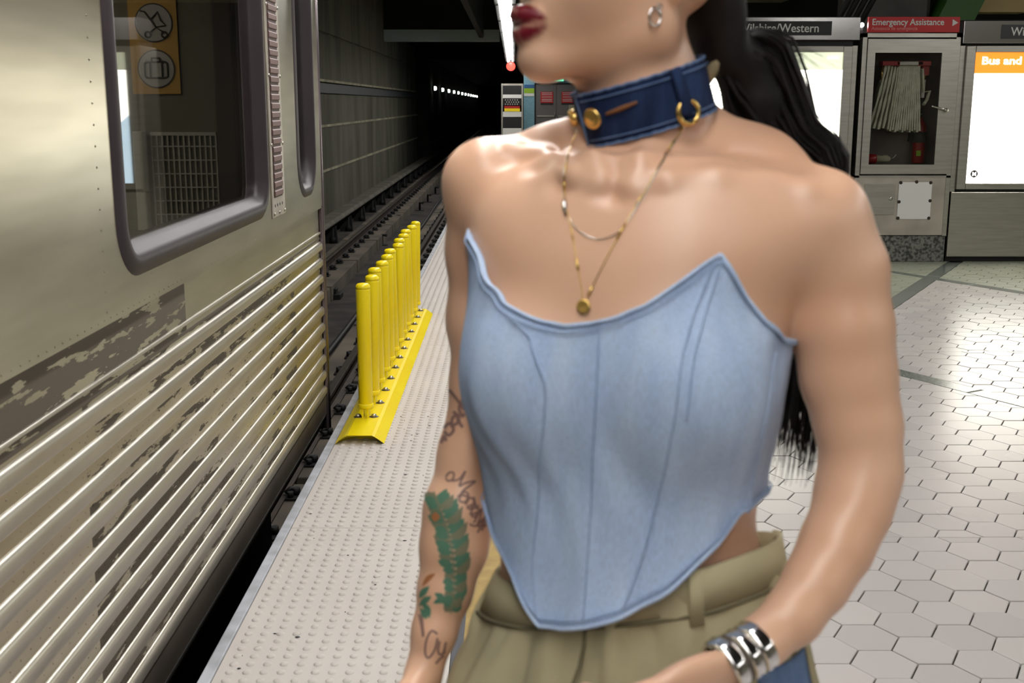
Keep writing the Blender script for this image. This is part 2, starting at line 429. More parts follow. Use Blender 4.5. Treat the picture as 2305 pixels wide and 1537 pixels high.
# tactile paving: tiles with truncated domes
tact = thing('trim_4', 'off-white tactile paving with raised domes along the platform edge', None, (0, 0, 0), kind='structure')
TX0, TX1 = EDGE + 0.036, -0.165; TP = 0.0445; TL = 35 * TP
def tactile_mesh(domes):
    mb = MB(); mb.box(TX0, TX1, 0.0015, TL - 0.0015, -0.01, 0.0)
    if domes:
        n = 8; nx = int((TX1 - TX0) / TP)
        x00 = (TX0 + TX1) / 2 - (nx - 1) * TP / 2
        for i in range(nx):
            for j in range(35):
                cx = x00 + i * TP; cy = (j + 0.5) * TP; vs = []
                for r, z in ((0.0125, 0.0), (0.0105, 0.0034), (0.0068, 0.0048)):
                    vs += [(cx + r * cos(2 * pi * k / n), cy + r * sin(2 * pi * k / n), z) for k in range(n)]
                fs = [(a * n + k, a * n + (k + 1) % n, (a + 1) * n + (k + 1) % n, (a + 1) * n + k) for a in range(2) for k in range(n)]
                fs.append(tuple(range(2 * n, 3 * n))); mb.add(vs, fs, True)
    return mb
tt = None
for k in range(-2, 24):
    y = 3.814 + (k - 1) * TL
    if k == -2: tt = tactile_mesh(True).build('tactile_tile', M['tactile'], tact, fix=False); tt.location = (0, y, 0)
    elif k < 9: copy_part(tt, tact, (0, y, 0))
    else:
        if k == 9: t2 = tactile_mesh(False).build('tactile_tile', M['tactile'], tact, fix=False); t2.location = (0, y, 0)
        else: copy_part(t2, tact, (0, y, 0))
# dirt flecks on the tactile paving
fl = MB()
for _ in range(90):
    x = random.uniform(TX0, TX1); y = random.choice([random.uniform(2.7, 6), random.uniform(4.8, 5.6)]); r = random.uniform(0.002, 0.006)
    if -0.79 < x < -0.53 and y > 4.78: continue
    a = random.uniform(0, pi)
    fl.add([(x + r * 1.6 * cos(a + w) * random.uniform(.5, 1), y + r * sin(a + w), 0.0012) for w in np.linspace(0, 2 * pi, 7)[:-1]] + [(x, y, 0.003)], [(i, (i + 1) % 6, 6) for i in range(6)])
tag(fl.build('grit', M['black']), 'scattered black grit flecks on the pale tactile paving', 'grit', kind='stuff')

# trackway
bed = tag(MB().box(-6, EDGE + 0.3, -8, 150, -1.75, -1.5).build('floor_trackway', M['bed']), 'dark dusty concrete track bed below the platform', None, kind='structure')
for cx, w in ((-1.65, 0.34), (-3.1, 0.36)):
    y = -4
    pl = None
    while y < 120:
        ln = 2.9
        if pl is None: pl = MB().box(cx - w, cx + w, 0, ln, -1.5, -1.27, 0.01).build('plinth', M['plinth'], bed); pl.location = (0, y, 0)
        else: copy_part(pl, bed, (0, y, 0))
        y += 3.05
tag(MB().box(EDGE + 0.03, EDGE + 0.3, -6, 42, -1.5, -0.1).build('wall_platform', M['dark']), 'dark face of the platform below its edge', None, kind='structure')

# left tunnel wall: concrete panels in rows with pale ledges
XW = -4.3
wall = tag(MB().box(XW - 0.3, XW - 0.06, -8, 53.2, -1.5, 5.2).build('wall_left', M['wallconc']), 'dark concrete tunnel wall of stacked panels with pale ledges', None, kind='structure')
rows = [(-1.5, -0.09), (-0.04, 0.92), (0.97, 1.66), (1.97, 3.0), (3.05, 5.2)]
for z0, z1 in rows:
    y = 18.0; pan = None
    while y < 53:
        ln = 9.0 if y + 9.0 < 53.1 else 53.1 - y
        m_ = MB().box(XW - 0.07, XW, y + 0.02, y + ln - 0.02, z0, z1, 0.012).build('concrete_panel', M['wallconc'], wall); y += 9.0
for z in (-0.065, 0.945, 1.96):
    MB().box(XW - 0.06, XW + 0.03, 6, 53.1, z - 0.03, z + 0.025).build('ledge', M['walljoint'], wall)
MB().box(XW - 0.06, XW + 0.05, 6, 53.1, 1.68, 1.89).build('cable_channel', M['channel'], wall)
# tunnel portal, tunnel shell and roof
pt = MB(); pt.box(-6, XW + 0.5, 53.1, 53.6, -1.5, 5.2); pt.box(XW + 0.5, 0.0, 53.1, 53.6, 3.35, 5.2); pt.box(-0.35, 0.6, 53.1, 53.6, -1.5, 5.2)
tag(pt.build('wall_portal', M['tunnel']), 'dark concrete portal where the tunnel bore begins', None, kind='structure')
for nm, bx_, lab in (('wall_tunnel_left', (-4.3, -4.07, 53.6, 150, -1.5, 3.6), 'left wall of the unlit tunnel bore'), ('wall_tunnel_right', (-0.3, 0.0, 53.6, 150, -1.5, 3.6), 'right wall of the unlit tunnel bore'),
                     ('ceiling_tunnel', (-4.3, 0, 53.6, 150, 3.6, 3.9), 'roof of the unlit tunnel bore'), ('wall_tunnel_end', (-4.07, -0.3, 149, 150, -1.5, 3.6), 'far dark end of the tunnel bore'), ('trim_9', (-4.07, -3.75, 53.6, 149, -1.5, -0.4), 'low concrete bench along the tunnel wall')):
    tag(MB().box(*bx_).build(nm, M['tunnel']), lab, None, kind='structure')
cl = MB(); cl.box(-6, 9.5, -9, 54, 4.9, 5.2)
tag(cl.build('ceiling', M['ceiling']), 'dark ceiling high above the tracks and platform', None, kind='structure')
tag(MB().box(XW, -0.42, 40, 40.6, 3.5, 3.87).build('trim_5', M['beam']), 'pale grey cross beam above the track', None, kind='structure')
tag(MB().box(XW, -0.42, 40.05, 54, 3.87, 4.9).build('trim_6', M['dark']), 'dark infill above the cross beam', None, kind='structure')
tag(MB().box(-1.1, -0.95, -6, 40, 3.6, 4.9).build('trim_7', M['dark']), 'dark ceiling drop panel along the platform edge', None, kind='structure')
# right and rear closing walls
tag(MB().box(FX1, FX1 + 0.2, -9, 42, 0, 4.9).build('wall_right', M['interior']), 'plain wall on the far side of the platform', None, kind='structure')
tag(MB().box(-6, FX1, -9.2, -9, -1.5, 4.9).build('wall_front', M['interior']), 'plain wall behind the viewer', None, kind='structure')

# end wall of the platform with blue tiles and the service door
ew = tag(MB().box(0.42, FX1, 42, 42.3, 0, 2.62).build('wall_back', M['bluetile']), 'pale blue tiled end wall of the platform', None, kind='structure')
nt = M['bluetile'].node_tree; br = nt.nodes.new('ShaderNodeTexBrick'); br.inputs['Scale'].default_value = 5.0
br.inputs['Color1'].default_value = lin(140, 190, 205); br.inputs['Color2'].default_value = lin(128, 178, 195); br.inputs['Mortar'].default_value = lin(90, 120, 130); br.inputs['Mortar Size'].default_value = 0.02
_tc = nt.nodes.new('ShaderNodeTexCoord'); _mp = nt.nodes.new('ShaderNodeMapping'); _mp.inputs['Rotation'].default_value = (pi / 2, 0, 0)
nt.links.new(_tc.outputs['Object'], _mp.inputs[0]); nt.links.new(_mp.outputs[0], br.inputs['Vector']); nt.links.new(br.outputs['Color'], nt.nodes['Principled BSDF'].inputs['Base Color'])
tag(MB().box(0.42, FX1, 42, 42.3, 2.62, 4.9).build('wall_upper', M['dark']), 'dark wall above the blue tiles', None, kind='structure')
dr = thing('door_1', 'grey double service door with red warning signs in the blue wall', None, (1.58, 41.97, 0), kind='structure')
MB().box(0.80, 0.84, 41.93, 42.0, 0, 2.14).build('door_frame', M['dark'], dr); MB().box(2.32, 2.36, 41.93, 42.0, 0, 2.14).build('door_frame', M['dark'], dr)
MB().box(0.80, 2.36, 41.93, 42.0, 2.10, 2.16).build('door_frame', M['dark'], dr)
for x0, x1, bx in ((0.845, 1.575, 0.9), (1.585, 2.32, 1.75)):
    lf = MB().box(x0, x1, 41.95, 42.0, 0.01, 2.10, 0.006).build('door_leaf', M['doorgrey'], dr)
    MB().box(x0 + 0.05, x1 - 0.08, 41.90, 41.94, 0.98, 1.03, 0.008).build('push_bar', M['steel'], lf)
    MB().tube([(x1 - 0.04 if x0 < 1 else x0 + 0.04, 41.92, 0.98), (x1 - 0.04 if x0 < 1 else x0 + 0.04, 41.92, 1.14)], 0.012).build('door_pull', M['steel'], lf)
    sg = MB().box(x0 + 0.17, x0 + 0.62, 41.935, 41.949, 1.46, 1.85).build('warning_sign', M['red'], lf)
    MB().box(x0 + 0.17, x0 + 0.62, 41.934, 41.949, 1.40, 1.46).build('sign_foot', M['black'], lf)
    tl = MB()
    for k, zz in enumerate((1.80, 1.74, 1.66, 1.58, 1.52)):
        tl.box(x0 + 0.21, x0 + 0.58, 41.931, 41.934, zz, zz + 0.018)
    tl.build('sign_lines', M['letter'], lf)
MB().box(2.02, 2.26, 41.935, 41.949, 1.2, 1.42).build('paper_notice', M['walljoint'], dr)
ex = thing('exit_sign', 'glowing green exit sign on the blue wall above the door', 'sign', (1.63, 41.9, 2.2))
MB().box(1.45, 1.85, 41.9, 41.99, 2.20, 2.36, 0.01).build('case', M['dark'], ex); MB().box(1.47, 1.83, 41.89, 41.899, 2.22, 2.34).build('lit_face', M['exit'], ex)
wf = thing('wayfinding_sign', 'blue and lime sign strip on the blue tiles beside the door', 'sign', (0.62, 41.98, 1.8))
MB().box(0.43, 0.79, 41.97, 41.999, 1.98, 2.10).build('blue_band', M['bluesign'], wf); MB().box(0.43, 0.79, 41.97, 41.999, 1.80, 1.97).build('lime_band', M['lime'], wf); MB().box(0.43, 0.79, 41.97, 41.999, 1.70, 1.795).build('white_band', M['white'], wf)

# steel equipment case near the end of the platform
eq = thing('equipment_case', 'tall steel framed equipment case with sticker at the platform end', 'cabinet', (0.0, 40, 0))
for x in (-0.37, 0.32): MB().box(x, x + 0.06, 39.95, 40.3, 0, 2.1, 0.01).build('upright', M['steel'], eq)
for z0, z1, m_ in ((2.04, 2.1, 'steel_lite'), (1.74, 2.04, 'black'), (1.62, 1.74, 'white'), (1.38, 1.62, 'dark'), (1.0, 1.17, 'white'), (0.62, 1.0, 'black'), (0.3, 0.62, 'white'), (0.0, 0.3, 'black')):
    MB().box(-0.31, 0.32, 39.98, 40.28, z0, z1).build('panel', M[m_], eq)
MB().box(-0.26, 0.27, 39.965, 39.98, 1.28, 1.36).build('red_stripe', M['red'], eq); MB().box(-0.26, 0.27, 39.965, 39.98, 1.18, 1.28).build('yellow_stripe', M['yellow'], eq)
st = MB()
for a in range(6):
    for b in range(3):
        st.lathe((-0.22 + a * 0.08 + (b % 2) * 0.04, 39.972, 1.42 + b * 0.07), [(0.02, 0), (0.0, -0.004)], 6, 'y')
tag(st.build('star_rows', M['white'], eq), kind='stuff')
# red signal
sgn = thing('signal_lamp', 'small glowing red signal lamp hanging at the far end of the light row', 'signal', (-0.04, 41, 2.72))
MB().lathe((-0.04, 40.9, 2.70), [(0.17, 0.25), (0.17, 0.0), (0.15, 0.0), (0.15, 0.04)], 20, 'y').build('hood', M['black'], sgn)
MB().lathe((-0.04, 40.9, 2.70), [(0.15, 0.02), (0.10, -0.01), (0.0, -0.03)], 20, 'y').build('lens', M['redlamp'], sgn)
MB().tube([(-0.04, 41.05, 2.86), (-0.04, 41.05, 4.9)], 0.03).build('stem', M['black'], sgn)

# ------------------------------------------------------------------ lamps
def ceiling_light(y, x, z, ln, lab):
    t = thing('ceiling_light', lab, 'light', (x, y, z), 'row of ceiling lights above the platform edge')
    MB().box(x - 0.17, x + 0.17, y, y + ln, z + 0.012, z + 0.14, 0.008).build('housing', M['dark'], t)
    MB().box(x - 0.10, x + 0.10, y + 0.17, y + ln - 0.17, z - 0.012, z + 0.013).build('diffuser', M['lamp'], t)
    for yy in (y + 0.5, y + ln - 0.5):
        MB().tube([(x, yy, z + 0.13), (x, yy, 4.9)], 0.012, 6).build('hanger', M['dark'], t)
names = ['nearest', 'second', 'third', 'fourth', 'fifth', 'sixth', 'seventh']
for k in range(-7, 7):
    y = 18.85 + 3.62 * (k - 0)
    lab = ('%s long tube light in the row receding above the woman\'s chin' % names[k]) if 0 <= k < 7 else 'tube light over the near platform, %s before the row behind the woman\'s chin' % names[-k - 1]
    ceiling_light(y, -0.10 + 0.006 * k, 2.95, 3.56, lab)
def side_light(y, x):
    t = thing('ceiling_light', 'tube light over the platform\'s far side, %s from the rear wall' % {-6.5: 'first', -2.5: 'second', 1.5: 'third', 5.5: 'fourth'}[y], 'light', (x, y, 3.6), 'row of ceiling lights over the middle of the platform')
    MB().box(x - 0.17, x + 0.17, y, y + 3.5, 3.612, 3.74, 0.008).build('housing', M['dark'], t)
    MB().box(x - 0.13, x + 0.13, y + 0.06, y + 3.44, 3.588, 3.613).build('diffuser', M['lamp'], t)
for y in (-6.5, -2.5, 1.5, 5.5): side_light(y, 6.2)
# tunnel lamps
for k in range(13):
    y = 53.9 + 6.55 * k
    n_ = ['first', 'second', 'third', 'fourth', 'fifth', 'sixth', 'seventh', 'eighth', 'ninth', 'tenth', 'eleventh', 'twelfth', 'thirteenth'][k]
    t = thing('tunnel_lamp', '%s small bulkhead lamp from the portal along the dark tunnel wall' % n_, 'light', (-3.9, y, 2.2), 'lamps along the tunnel wall')
    MB().box(-4.06, -3.98, y - 0.12, y + 0.12, 2.08, 2.32, 0.02).build('back_box', M['dark'], t)
    MB().lathe((-3.98, y, 2.2), [(0.10, 0), (0.10, 0.08), (0.07, 0.12), (0.0, 0.13)], 12, 'x').build('globe', M['tlamp'], t)

# ------------------------------------------------------------------ rails
def rail(name, x, lab):
    t = thing(name, lab, 'rail', (x, 0, -1.25), 'running rails of the near track')
    prof = [(-0.065, -1.262), (0.065, -1.262), (0.065, -1.25), (0.01, -1.235), (0.01, -1.14), (0.036, -1.128), (0.036, -1.10), (0.028, -1.092), (-0.028, -1.092), (-0.036, -1.10), (-0.036, -1.128), (-0.01, -1.14), (-0.01, -1.235), (-0.065, -1.25)]
    MB().prism([(x + a, b) for a, b in prof], -4, 140, 'xz').build('rail_bar', M['railside'], t)
    MB().box(x - 0.026, x + 0.026, -4, 140, -1.0935, -1.0905).build('running_face', M['railtop'], t)
    f0 = None; y = 7.0
    while y < 62:
        if f0 is None:
            mb = MB(); mb.box(x - 0.17, x + 0.17, -0.09, 0.09, -1.272, -1.25, 0.004)
            for s in (-1, 1):
                mb.tube([(x + s * 0.13, 0, -1.25), (x + s * 0.13, 0, -1.20)], 0.028, 8); mb.tube([(x + s * 0.13, 0.02, -1.215), (x + s * 0.09, 0.0, -1.205), (x + s * 0.055, -0.02, -1.235)], 0.018, 6)
                mb.tube([(x + s * 0.10, -0.06, -1.25), (x + s * 0.10, -0.06, -1.21)], 0.022, 8)
            f0 = mb.build('rail_clip', M['black'], t); f0.location = (0, y, 0)
        else: copy_part(f0, t, (0, y, 0))
        y += 0.76
rail('running_rail', -1.65, 'worn steel running rail nearest the platform')
rail('running_rail', -3.1, 'rusty brown running rail nearer the tunnel wall')
tr = thing('third_rail', 'dark third rail under a cover board along the tunnel wall', 'rail', (-3.85, 0, -1.3))
MB().box(-3.9, -3.8, -4, 120, -1.13, -1.03).build('conductor_bar', M['railside'], tr)
MB().prism([(-4.03, -0.93), (-3.74, -0.93), (-3.70, -0.99), (-3.70, -1.02), (-3.74, -0.97), (-4.03, -0.97)], -4, 120, 'xz').build('cover_board', M['concrete'], tr)
b0 = None; y = 8.0
while y < 62:
    if b0 is None:
        mb = MB(); mb.prism([(-4.05, -1.5), (-3.75, -1.5), (-3.78, -1.13), (-3.98, -1.13), (-3.98, -0.97), (-4.05, -0.97)], -0.05, 0.05, 'xz'); mb.lathe((-3.85, 0, -1.4), [(0.09, -0.1), (0.09, 0.0), (0.06, 0.05), (0.06, 0.27)], 10)
        b0 = mb.build('bracket', M['black'], tr); b0.location = (0, y, 0)
    else: copy_part(b0, tr, (0, y, 0))
    y += 2.4
pp = [(-2.2 + 0.02 * sin(y * 0.5), y, -1.46) for y in np.arange(4, 70, 1.0)]
tag(MB().tube(pp, 0.035, 8).build('cable_pipe', M['black']), 'black cable pipe lying between the rails', 'pipe')
for k, (px, py) in enumerate(((980, 437), (963, 455), (945, 474), (893, 505), (860, 552))):
    g = ground(px, py, -1.5)
    mb = MB().tube([(g[0], g[1], -1.5), (g[0], g[1], -1.28), (g[0] + 0.1, g[1] - 0.1, -1.28)], 0.03, 6); mb.box(g[0] - 0.12, g[0] + 0.12, g[1] - 0.1, g[1] + 0.1, -1.5, -1.485)
    tag(mb.build('cable_bracket', M['black']), 'small black hooked cable bracket, %s from the far end, between the rails' % ['first', 'second', 'third', 'fourth', 'fifth'][k], 'bracket', 'cable brackets between the rails')
for k, (px, py) in enumerate(((752, 668), (758, 920))):
    g = ground(px, py, -1.48)
    mb = MB().box(g[0] - 0.22, g[0] + 0.12, g[1] - 0.16, g[1] + 0.16, -1.5, -1.42, 0.01); mb.box(g[0] - 0.1, g[0] + 0.05, g[1] - 0.1, g[1] + 0.1, -1.42, -1.34, 0.01)
    mb.tube([(g[0] - 0.15, g[1], -1.42), (g[0] - 0.15, g[1], -1.33)], 0.03, 8)
    tag(mb.build('junction_box', M['black']), ['black junction box on the track bed beyond the train corner', 'black junction box on the track bed below the yellow barrier'][k], 'box', 'junction boxes on the track bed')

# ================================================================== TRAIN
TXS = -0.90; TY0, TY1 = -3.0, 5.44
train = thing('subway_train', 'stainless steel subway car with ribbed lower side standing at the platform', 'train', (-2.45, 1.2, -1.1))
win = rrect(2.60, 4.23, 1.055, 2.05, 0.13, 8)
slit = rrect(4.84, 5.28, 1.06, 2.05, 0.16, 8)
def sheet(outer, holes, x):
    loops = [[Vector((x, p[0], p[1])) for p in outer]] + [[Vector((x, p[0], p[1])) for p in h] for h in holes]
    tris = geometry.tessellate_polygon(loops)
    vs = [v for l in loops for v in l]
    return vs, tris
vs, tris = sheet([(TY0, 0.972), (TY1, 0.972), (TY1, 2.35), (TY0, 2.35)], [win, slit], TXS)
mb = MB().add(vs, tris)
up = mb.build('upper_side', M['train'], train, fix=False)
md = up.modifiers.new('thick', 'SOLIDIFY'); md.thickness = 0.02; md.offset = 0
# lower flat panel, seam lap, bead, skirt
MB().box(TXS - 0.02, TXS - 0.004, TY0, TY1, 0.06, 0.985).build('lower_side', M['train'], train)
MB().tube([(TXS - 0.003, TY0, 0.855), (TXS - 0.003, TY1, 0.855)], 0.006, 8).build('bead', M['rib'], train)
MB().box(TXS - 0.012, TXS - 0.001, TY0, TY1, 0.826, 0.834).build('bead', M['skirt'], train)
rib0 = None
for k in range(10):
    z = 0.0
    if rib0 is None:
        prof = [(-0.006, 0.0), (-0.002, 0.0), (0.004, -0.004), (0.0075, -0.009), (0.009, -0.015), (0.009, -0.034), (0.0075, -0.038), (0.004, -0.041), (-0.002, -0.043), (-0.006, -0.043)]
        mb = MB(); n = len(prof)
        vs = [(TXS + a, y, b) for y in (TY0, TY1 - 0.03) for a, b in prof] + [(TXS - 0.006, TY1 - 0.012, b) for a, b in prof]
        fs = [(i, i + 1, i + 1 + n, i + n) for i in range(n - 1)] + [(i + n, i + 1 + n, i + 1 + 2 * n, i + 2 * n) for i in range(n - 1)]
        mb.add(vs, fs, True)
        rib0 = mb.build('rib', M['rib'], train); rib0.location = (0, 0, 0.815)
    else: copy_part(rib0, train, (0, 0, 0.815 - 0.0773 * k))
MB().prism([(TXS - 0.02, 0.075), (TXS + 0.004, 0.07), (TXS + 0.002, -0.02), (TXS - 0.03, -0.10), (TXS - 0.06, -0.10), (TXS - 0.05, 0.07)], TY0, TY1, 'xz').build('skirt', M['skirt'], train)
MB().box(TXS - 0.004, TXS + 0.0035, TY0, TY1, -0.024, -0.018).build('skirt_seam', M['black'], train)
# rivets in the valleys and along the seam
rv = MB()
def rivet(y, z, r=0.0028):
    n = 6
    rv.add([(TXS - 0.004, y + r * cos(2 * pi * k / n), z + r * sin(2 * pi * k / n)) for k in range(n)] + [(TXS - 0.0015, y, z)], [(k, (k + 1) % n, n) for k in range(n)], True)
for k in range(9):
    z = 0.815 - 0.0773 * k - 0.060
    for y in np.arange(1.2, 5.4, 0.045): rivet(y + random.uniform(-.002, .002), z)
for y in np.arange(1.2, 4.1, 0.04):
    n = 6; r = 0.003; z = 0.985
    rv.add([(TXS + 0.0101, y + r * cos(2 * pi * k / n), z + r * sin(2 * pi * k / n)) for k in range(n)] + [(TXS + 0.0125, y, z)], [(k, (k + 1) % n, n) for k in range(n)], True)
for z in np.arange(1.0, 2.2, 0.045):
    n = 6; r = 0.003; y = 2.50
    rv.add([(TXS + 0.0101, y + r * cos(2 * pi * k / n), z + r * sin(2 * pi * k / n)) for k in range(n)] + [(TXS + 0.0125, y, z)], [(k, (k + 1) % n, n) for k in range(n)], True)
tag(rv.build('rivets', M['train'], train), kind='stuff')
# window frames: sweep of a rounded rubber profile
def frame(path, w, d, name, material, parent, inset=0.0):
    pts = [Vector((TXS, p[0], p[1])) for p in path]; n = len(pts); cen = sum(pts, Vector()) / n
    prof = [(-0.012, -0.05), (-0.012, 0.006), (-0.004, 0.012), (w * 0.10, d * 0.75), (w * 0.3, d), (w * 0.5, d * 0.95), (w * 0.66, d * 0.55), (w * 0.74, 0.004), (w * 0.86, -0.004), (w, -0.02), (w, -0.05)]
    vs = []
    for i, p in enumerate(pts):
        t = (pts[(i + 1) % n] - pts[i - 1]).normalized(); nrm = Vector((0, -t.z, t.y))
        if nrm.dot(cen - p) < 0: nrm = -nrm
        for a, b in prof: vs.append(p + nrm * a + Vector((b, 0, 0)))
    m_ = len(prof); fs = [(i * m_ + k, i * m_ + k + 1, ((i + 1) % n) * m_ + k + 1, ((i + 1) % n) * m_ + k) for i in range(n) for k in range(m_ - 1)]
    return MB().add(vs, fs, True).build(name, material, parent)
frame(win, 0.075, 0.024, 'window_frame', M['rubber'], train)
frame(slit, 0.05, 0.018, 'end_window_frame', M['rubber'], train)
ip = rrect(2.63, 4.20, 1.085, 2.02, 0.11, 8)
MB().prism(ip, TXS - 0.024, TXS - 0.018, 'yz').build('window_pane', M['train_glass'], train)
ip2 = rrect(4.86, 5.26, 1.08, 2.03, 0.14, 8)
MB().prism(ip2, TXS - 0.034, TXS - 0.028, 'yz').build('end_window_pane', M['train_glass'], train)
# louvre strip
lv = MB().box(TXS + 0.009, TXS + 0.016, 4.285, 4.52, 1.03, 2.30, 0.003).build('louvre_plate', M['steel_lite'], train)
MB().box(TXS + 0.016, TXS + 0.019, 4.315, 4.46, 1.105, 2.30).build('louvre_back', M['brown_dark'], lv)
s0 = None
for k in range(37):
    z = 1.108 + k * 0.032
    if s0 is None:
        s0 = MB().prism([(TXS + 0.018, 0.0), (TXS + 0.0225, 0.004), (TXS + 0.0225, 0.020), (TXS + 0.018, 0.025)], 4.315, 4.46, 'xz').build('louvre_slat', M['brown'], lv); s0.location = (0, 0, z)
    else: copy_part(s0, lv, (0, 0, z))
hb = MB()
for k in range(4): hb.lathe((TXS + 0.0162, 4.325 + k * 0.045, 1.075), [(0.006, 0), (0.006, 0.0008)], 8, 'x')
hb.build('vent_holes', M['black'], lv)
for y, z in ((4.305, 1.045), (4.40, 1.045), (4.50, 1.045), (4.30, 1.30), (4.505, 1.30), (4.30, 1.55), (4.505, 1.55), (4.30, 1.8), (4.505, 1.8)): MB().lathe((TXS + 0.016, y, z), [(0.007, 0), (0.006, 0.004), (0, 0.006)], 10, 'x').build('screw', M['bolt'], lv)
# corner post
MB().tube([(TXS - 0.005, TY1 + 0.005, -0.1), (TXS - 0.005, TY1 + 0.005, 2.4)], 0.022, 12, flat=1.0).build('corner_post', M['post_steel'], train)
MB().box(TXS + 0.0, TXS + 0.010, TY1 - 0.03, TY1 - 0.012, -0.1, 0.98).build('corner_trim', M['post_steel'], train)
# shell
MB().box(-4.0, TXS - 0.02, TY1 - 0.03, TY1, -0.1, 2.5).build('end_wall', M['skirt'], train)
MB().box(-4.0, TXS - 0.06, TY0, TY1 - 0.03, -0.1, 0.0).build('car_floor', M['interior2'], train)
MB().box(-4.02, -3.97, TY0, TY1, -0.1, 2.5).build('far_side', M['interior'], train)
MB().prism([(-4.0, 2.3), (TXS, 2.3), (TXS - 0.2, 2.6), (-2.45, 2.75), (-3.8, 2.6)], TY0, TY1, 'xz').build('roof', M['train'], train)
MB().box(-4.0, TXS - 0.02, TY0, TY0 + 0.04, -0.1, 2.5).build('rear_wall', M['interior'], train)
MB().box(-3.9, -1.1, -2.5, 5.0, -0.9, -0.12).build('underframe', M['black'], train)
for yy in (4.2, -1.2):
    for x in (-1.65, -3.1):
        MB().lathe((x - 0.06, yy, -0.72), [(0.2, 0), (0.37, 0.01), (0.37, 0.02), (0.35, 0.12), (0.1, 0.13)], 28, 'x').build('wheel', M['railside'], train)
# interior bulkhead, post, sign strip, grille, seats
bk = MB().box(-3.95, TXS - 0.05, 5.20, 5.26, 0.0, 2.3).build('bulkhead', M['interior'], train)
MB().box(-1.29, -1.20, 5.12, 5.2, 0.0, 2.3, 0.01).build('door_post', M['interior2'], train)
sp = MB().box(-1.665, -1.455, 5.19, 5.199, 1.49, 2.3).build('sign_strip', M['decal'], train)
for cz, kind in ((1.597, 'bag'), (1.792, 'pram'), (1.987, 'disc')):
    cx = -1.555
    MB().lathe((cx, 5.189, cz), [(0.083, 0.0), (0.083, -0.0015)], 36, 'y').build('ring', M['interior2'], sp)
    MB().lathe((cx, 5.187, cz), [(0.077, 0.0), (0.077, -0.0015)], 36, 'y').build('disc', M['decalw'], sp)
    ic = MB(); y = 5.183; R_ = 0.004
    if kind == 'bag':
        bx_ = rrect(cx - 0.05, cx + 0.05, cz - 0.038, cz + 0.030, 0.012, 4); ic.tube([(a, y, b) for a, b in bx_], R_, 6, closed=True)
        for s in (-0.026, 0.026): ic.tube([(cx + s, y, cz - 0.038), (cx + s, y, cz + 0.030)], R_, 6)
        ic.tube([(cx - 0.018, y, cz + 0.030), (cx - 0.018, y, cz + 0.046), (cx + 0.018, y, cz + 0.046), (cx + 0.018, y, cz + 0.030)], R_, 6)
    elif kind == 'pram':
        ic.tube([(cx - 0.055, y, cz + 0.05), (cx - 0.035, y, cz + 0.046), (cx + 0.01, y, cz - 0.02), (cx - 0.02, y, cz - 0.042)], R_, 6)
        ic.tube([(cx - 0.012, y, cz + 0.012), (cx + 0.02, y, cz + 0.045), (cx + 0.032, y, cz + 0.01), (cx + 0.052, y, cz - 0.012), (cx + 0.008, y, cz - 0.018), (cx + 0.042, y, cz - 0.04)], R_, 6)
        for sx in (-0.028, 0.045): ic.tube([(cx + sx + 0.012 * cos(w), y, cz - 0.05 + 0.012 * sin(w)) for w in np.linspace(0, 2 * pi, 13)[:-1]], R_, 6, closed=True)
    if ic.v: ic.build('pictogram', M['interior2'], sp)
gr = MB().box(-1.60, -1.31, 5.185, 5.199, 0.90, 0.91).build('grille', M['grille'], train)
MB().box(-1.60, -1.31, 5.185, 5.199, 1.31, 1.325).build('grille_rail', M['grille'], gr)
for x in np.linspace(-1.60, -1.315, 13): MB().box(x, x + 0.007, 5.187, 5.199, 0.91, 1.31).build('grille_bar', M['grille'], gr)
for z in np.linspace(0.96, 1.26, 6): MB().box(-1.60, -1.31, 5.184, 5.187, z, z + 0.006).build('grille_wire', M['grille'], gr)
MB().box(-1.66, -1.615, 5.12, 5.19, 0.0, 1.33, 0.006).build('panel_post', M['grille'], train)
for y in (0.6, 1.7, 2.8, 3.9):
    MB().box(-2.0, -1.05, y, y + 0.5, 0.38, 0.48, 0.03).build('seat_cushion', M['interior2'], train)
    MB().box(-2.0, -1.05, y + 0.42, y + 0.5, 0.45, 0.98, 0.03).build('seat_back', M['interior2'], train)
MB().box(-2.6, -2.4, -2.5, 5.0, 2.27, 2.30).build('interior_lamp', M['glow_in'], train)

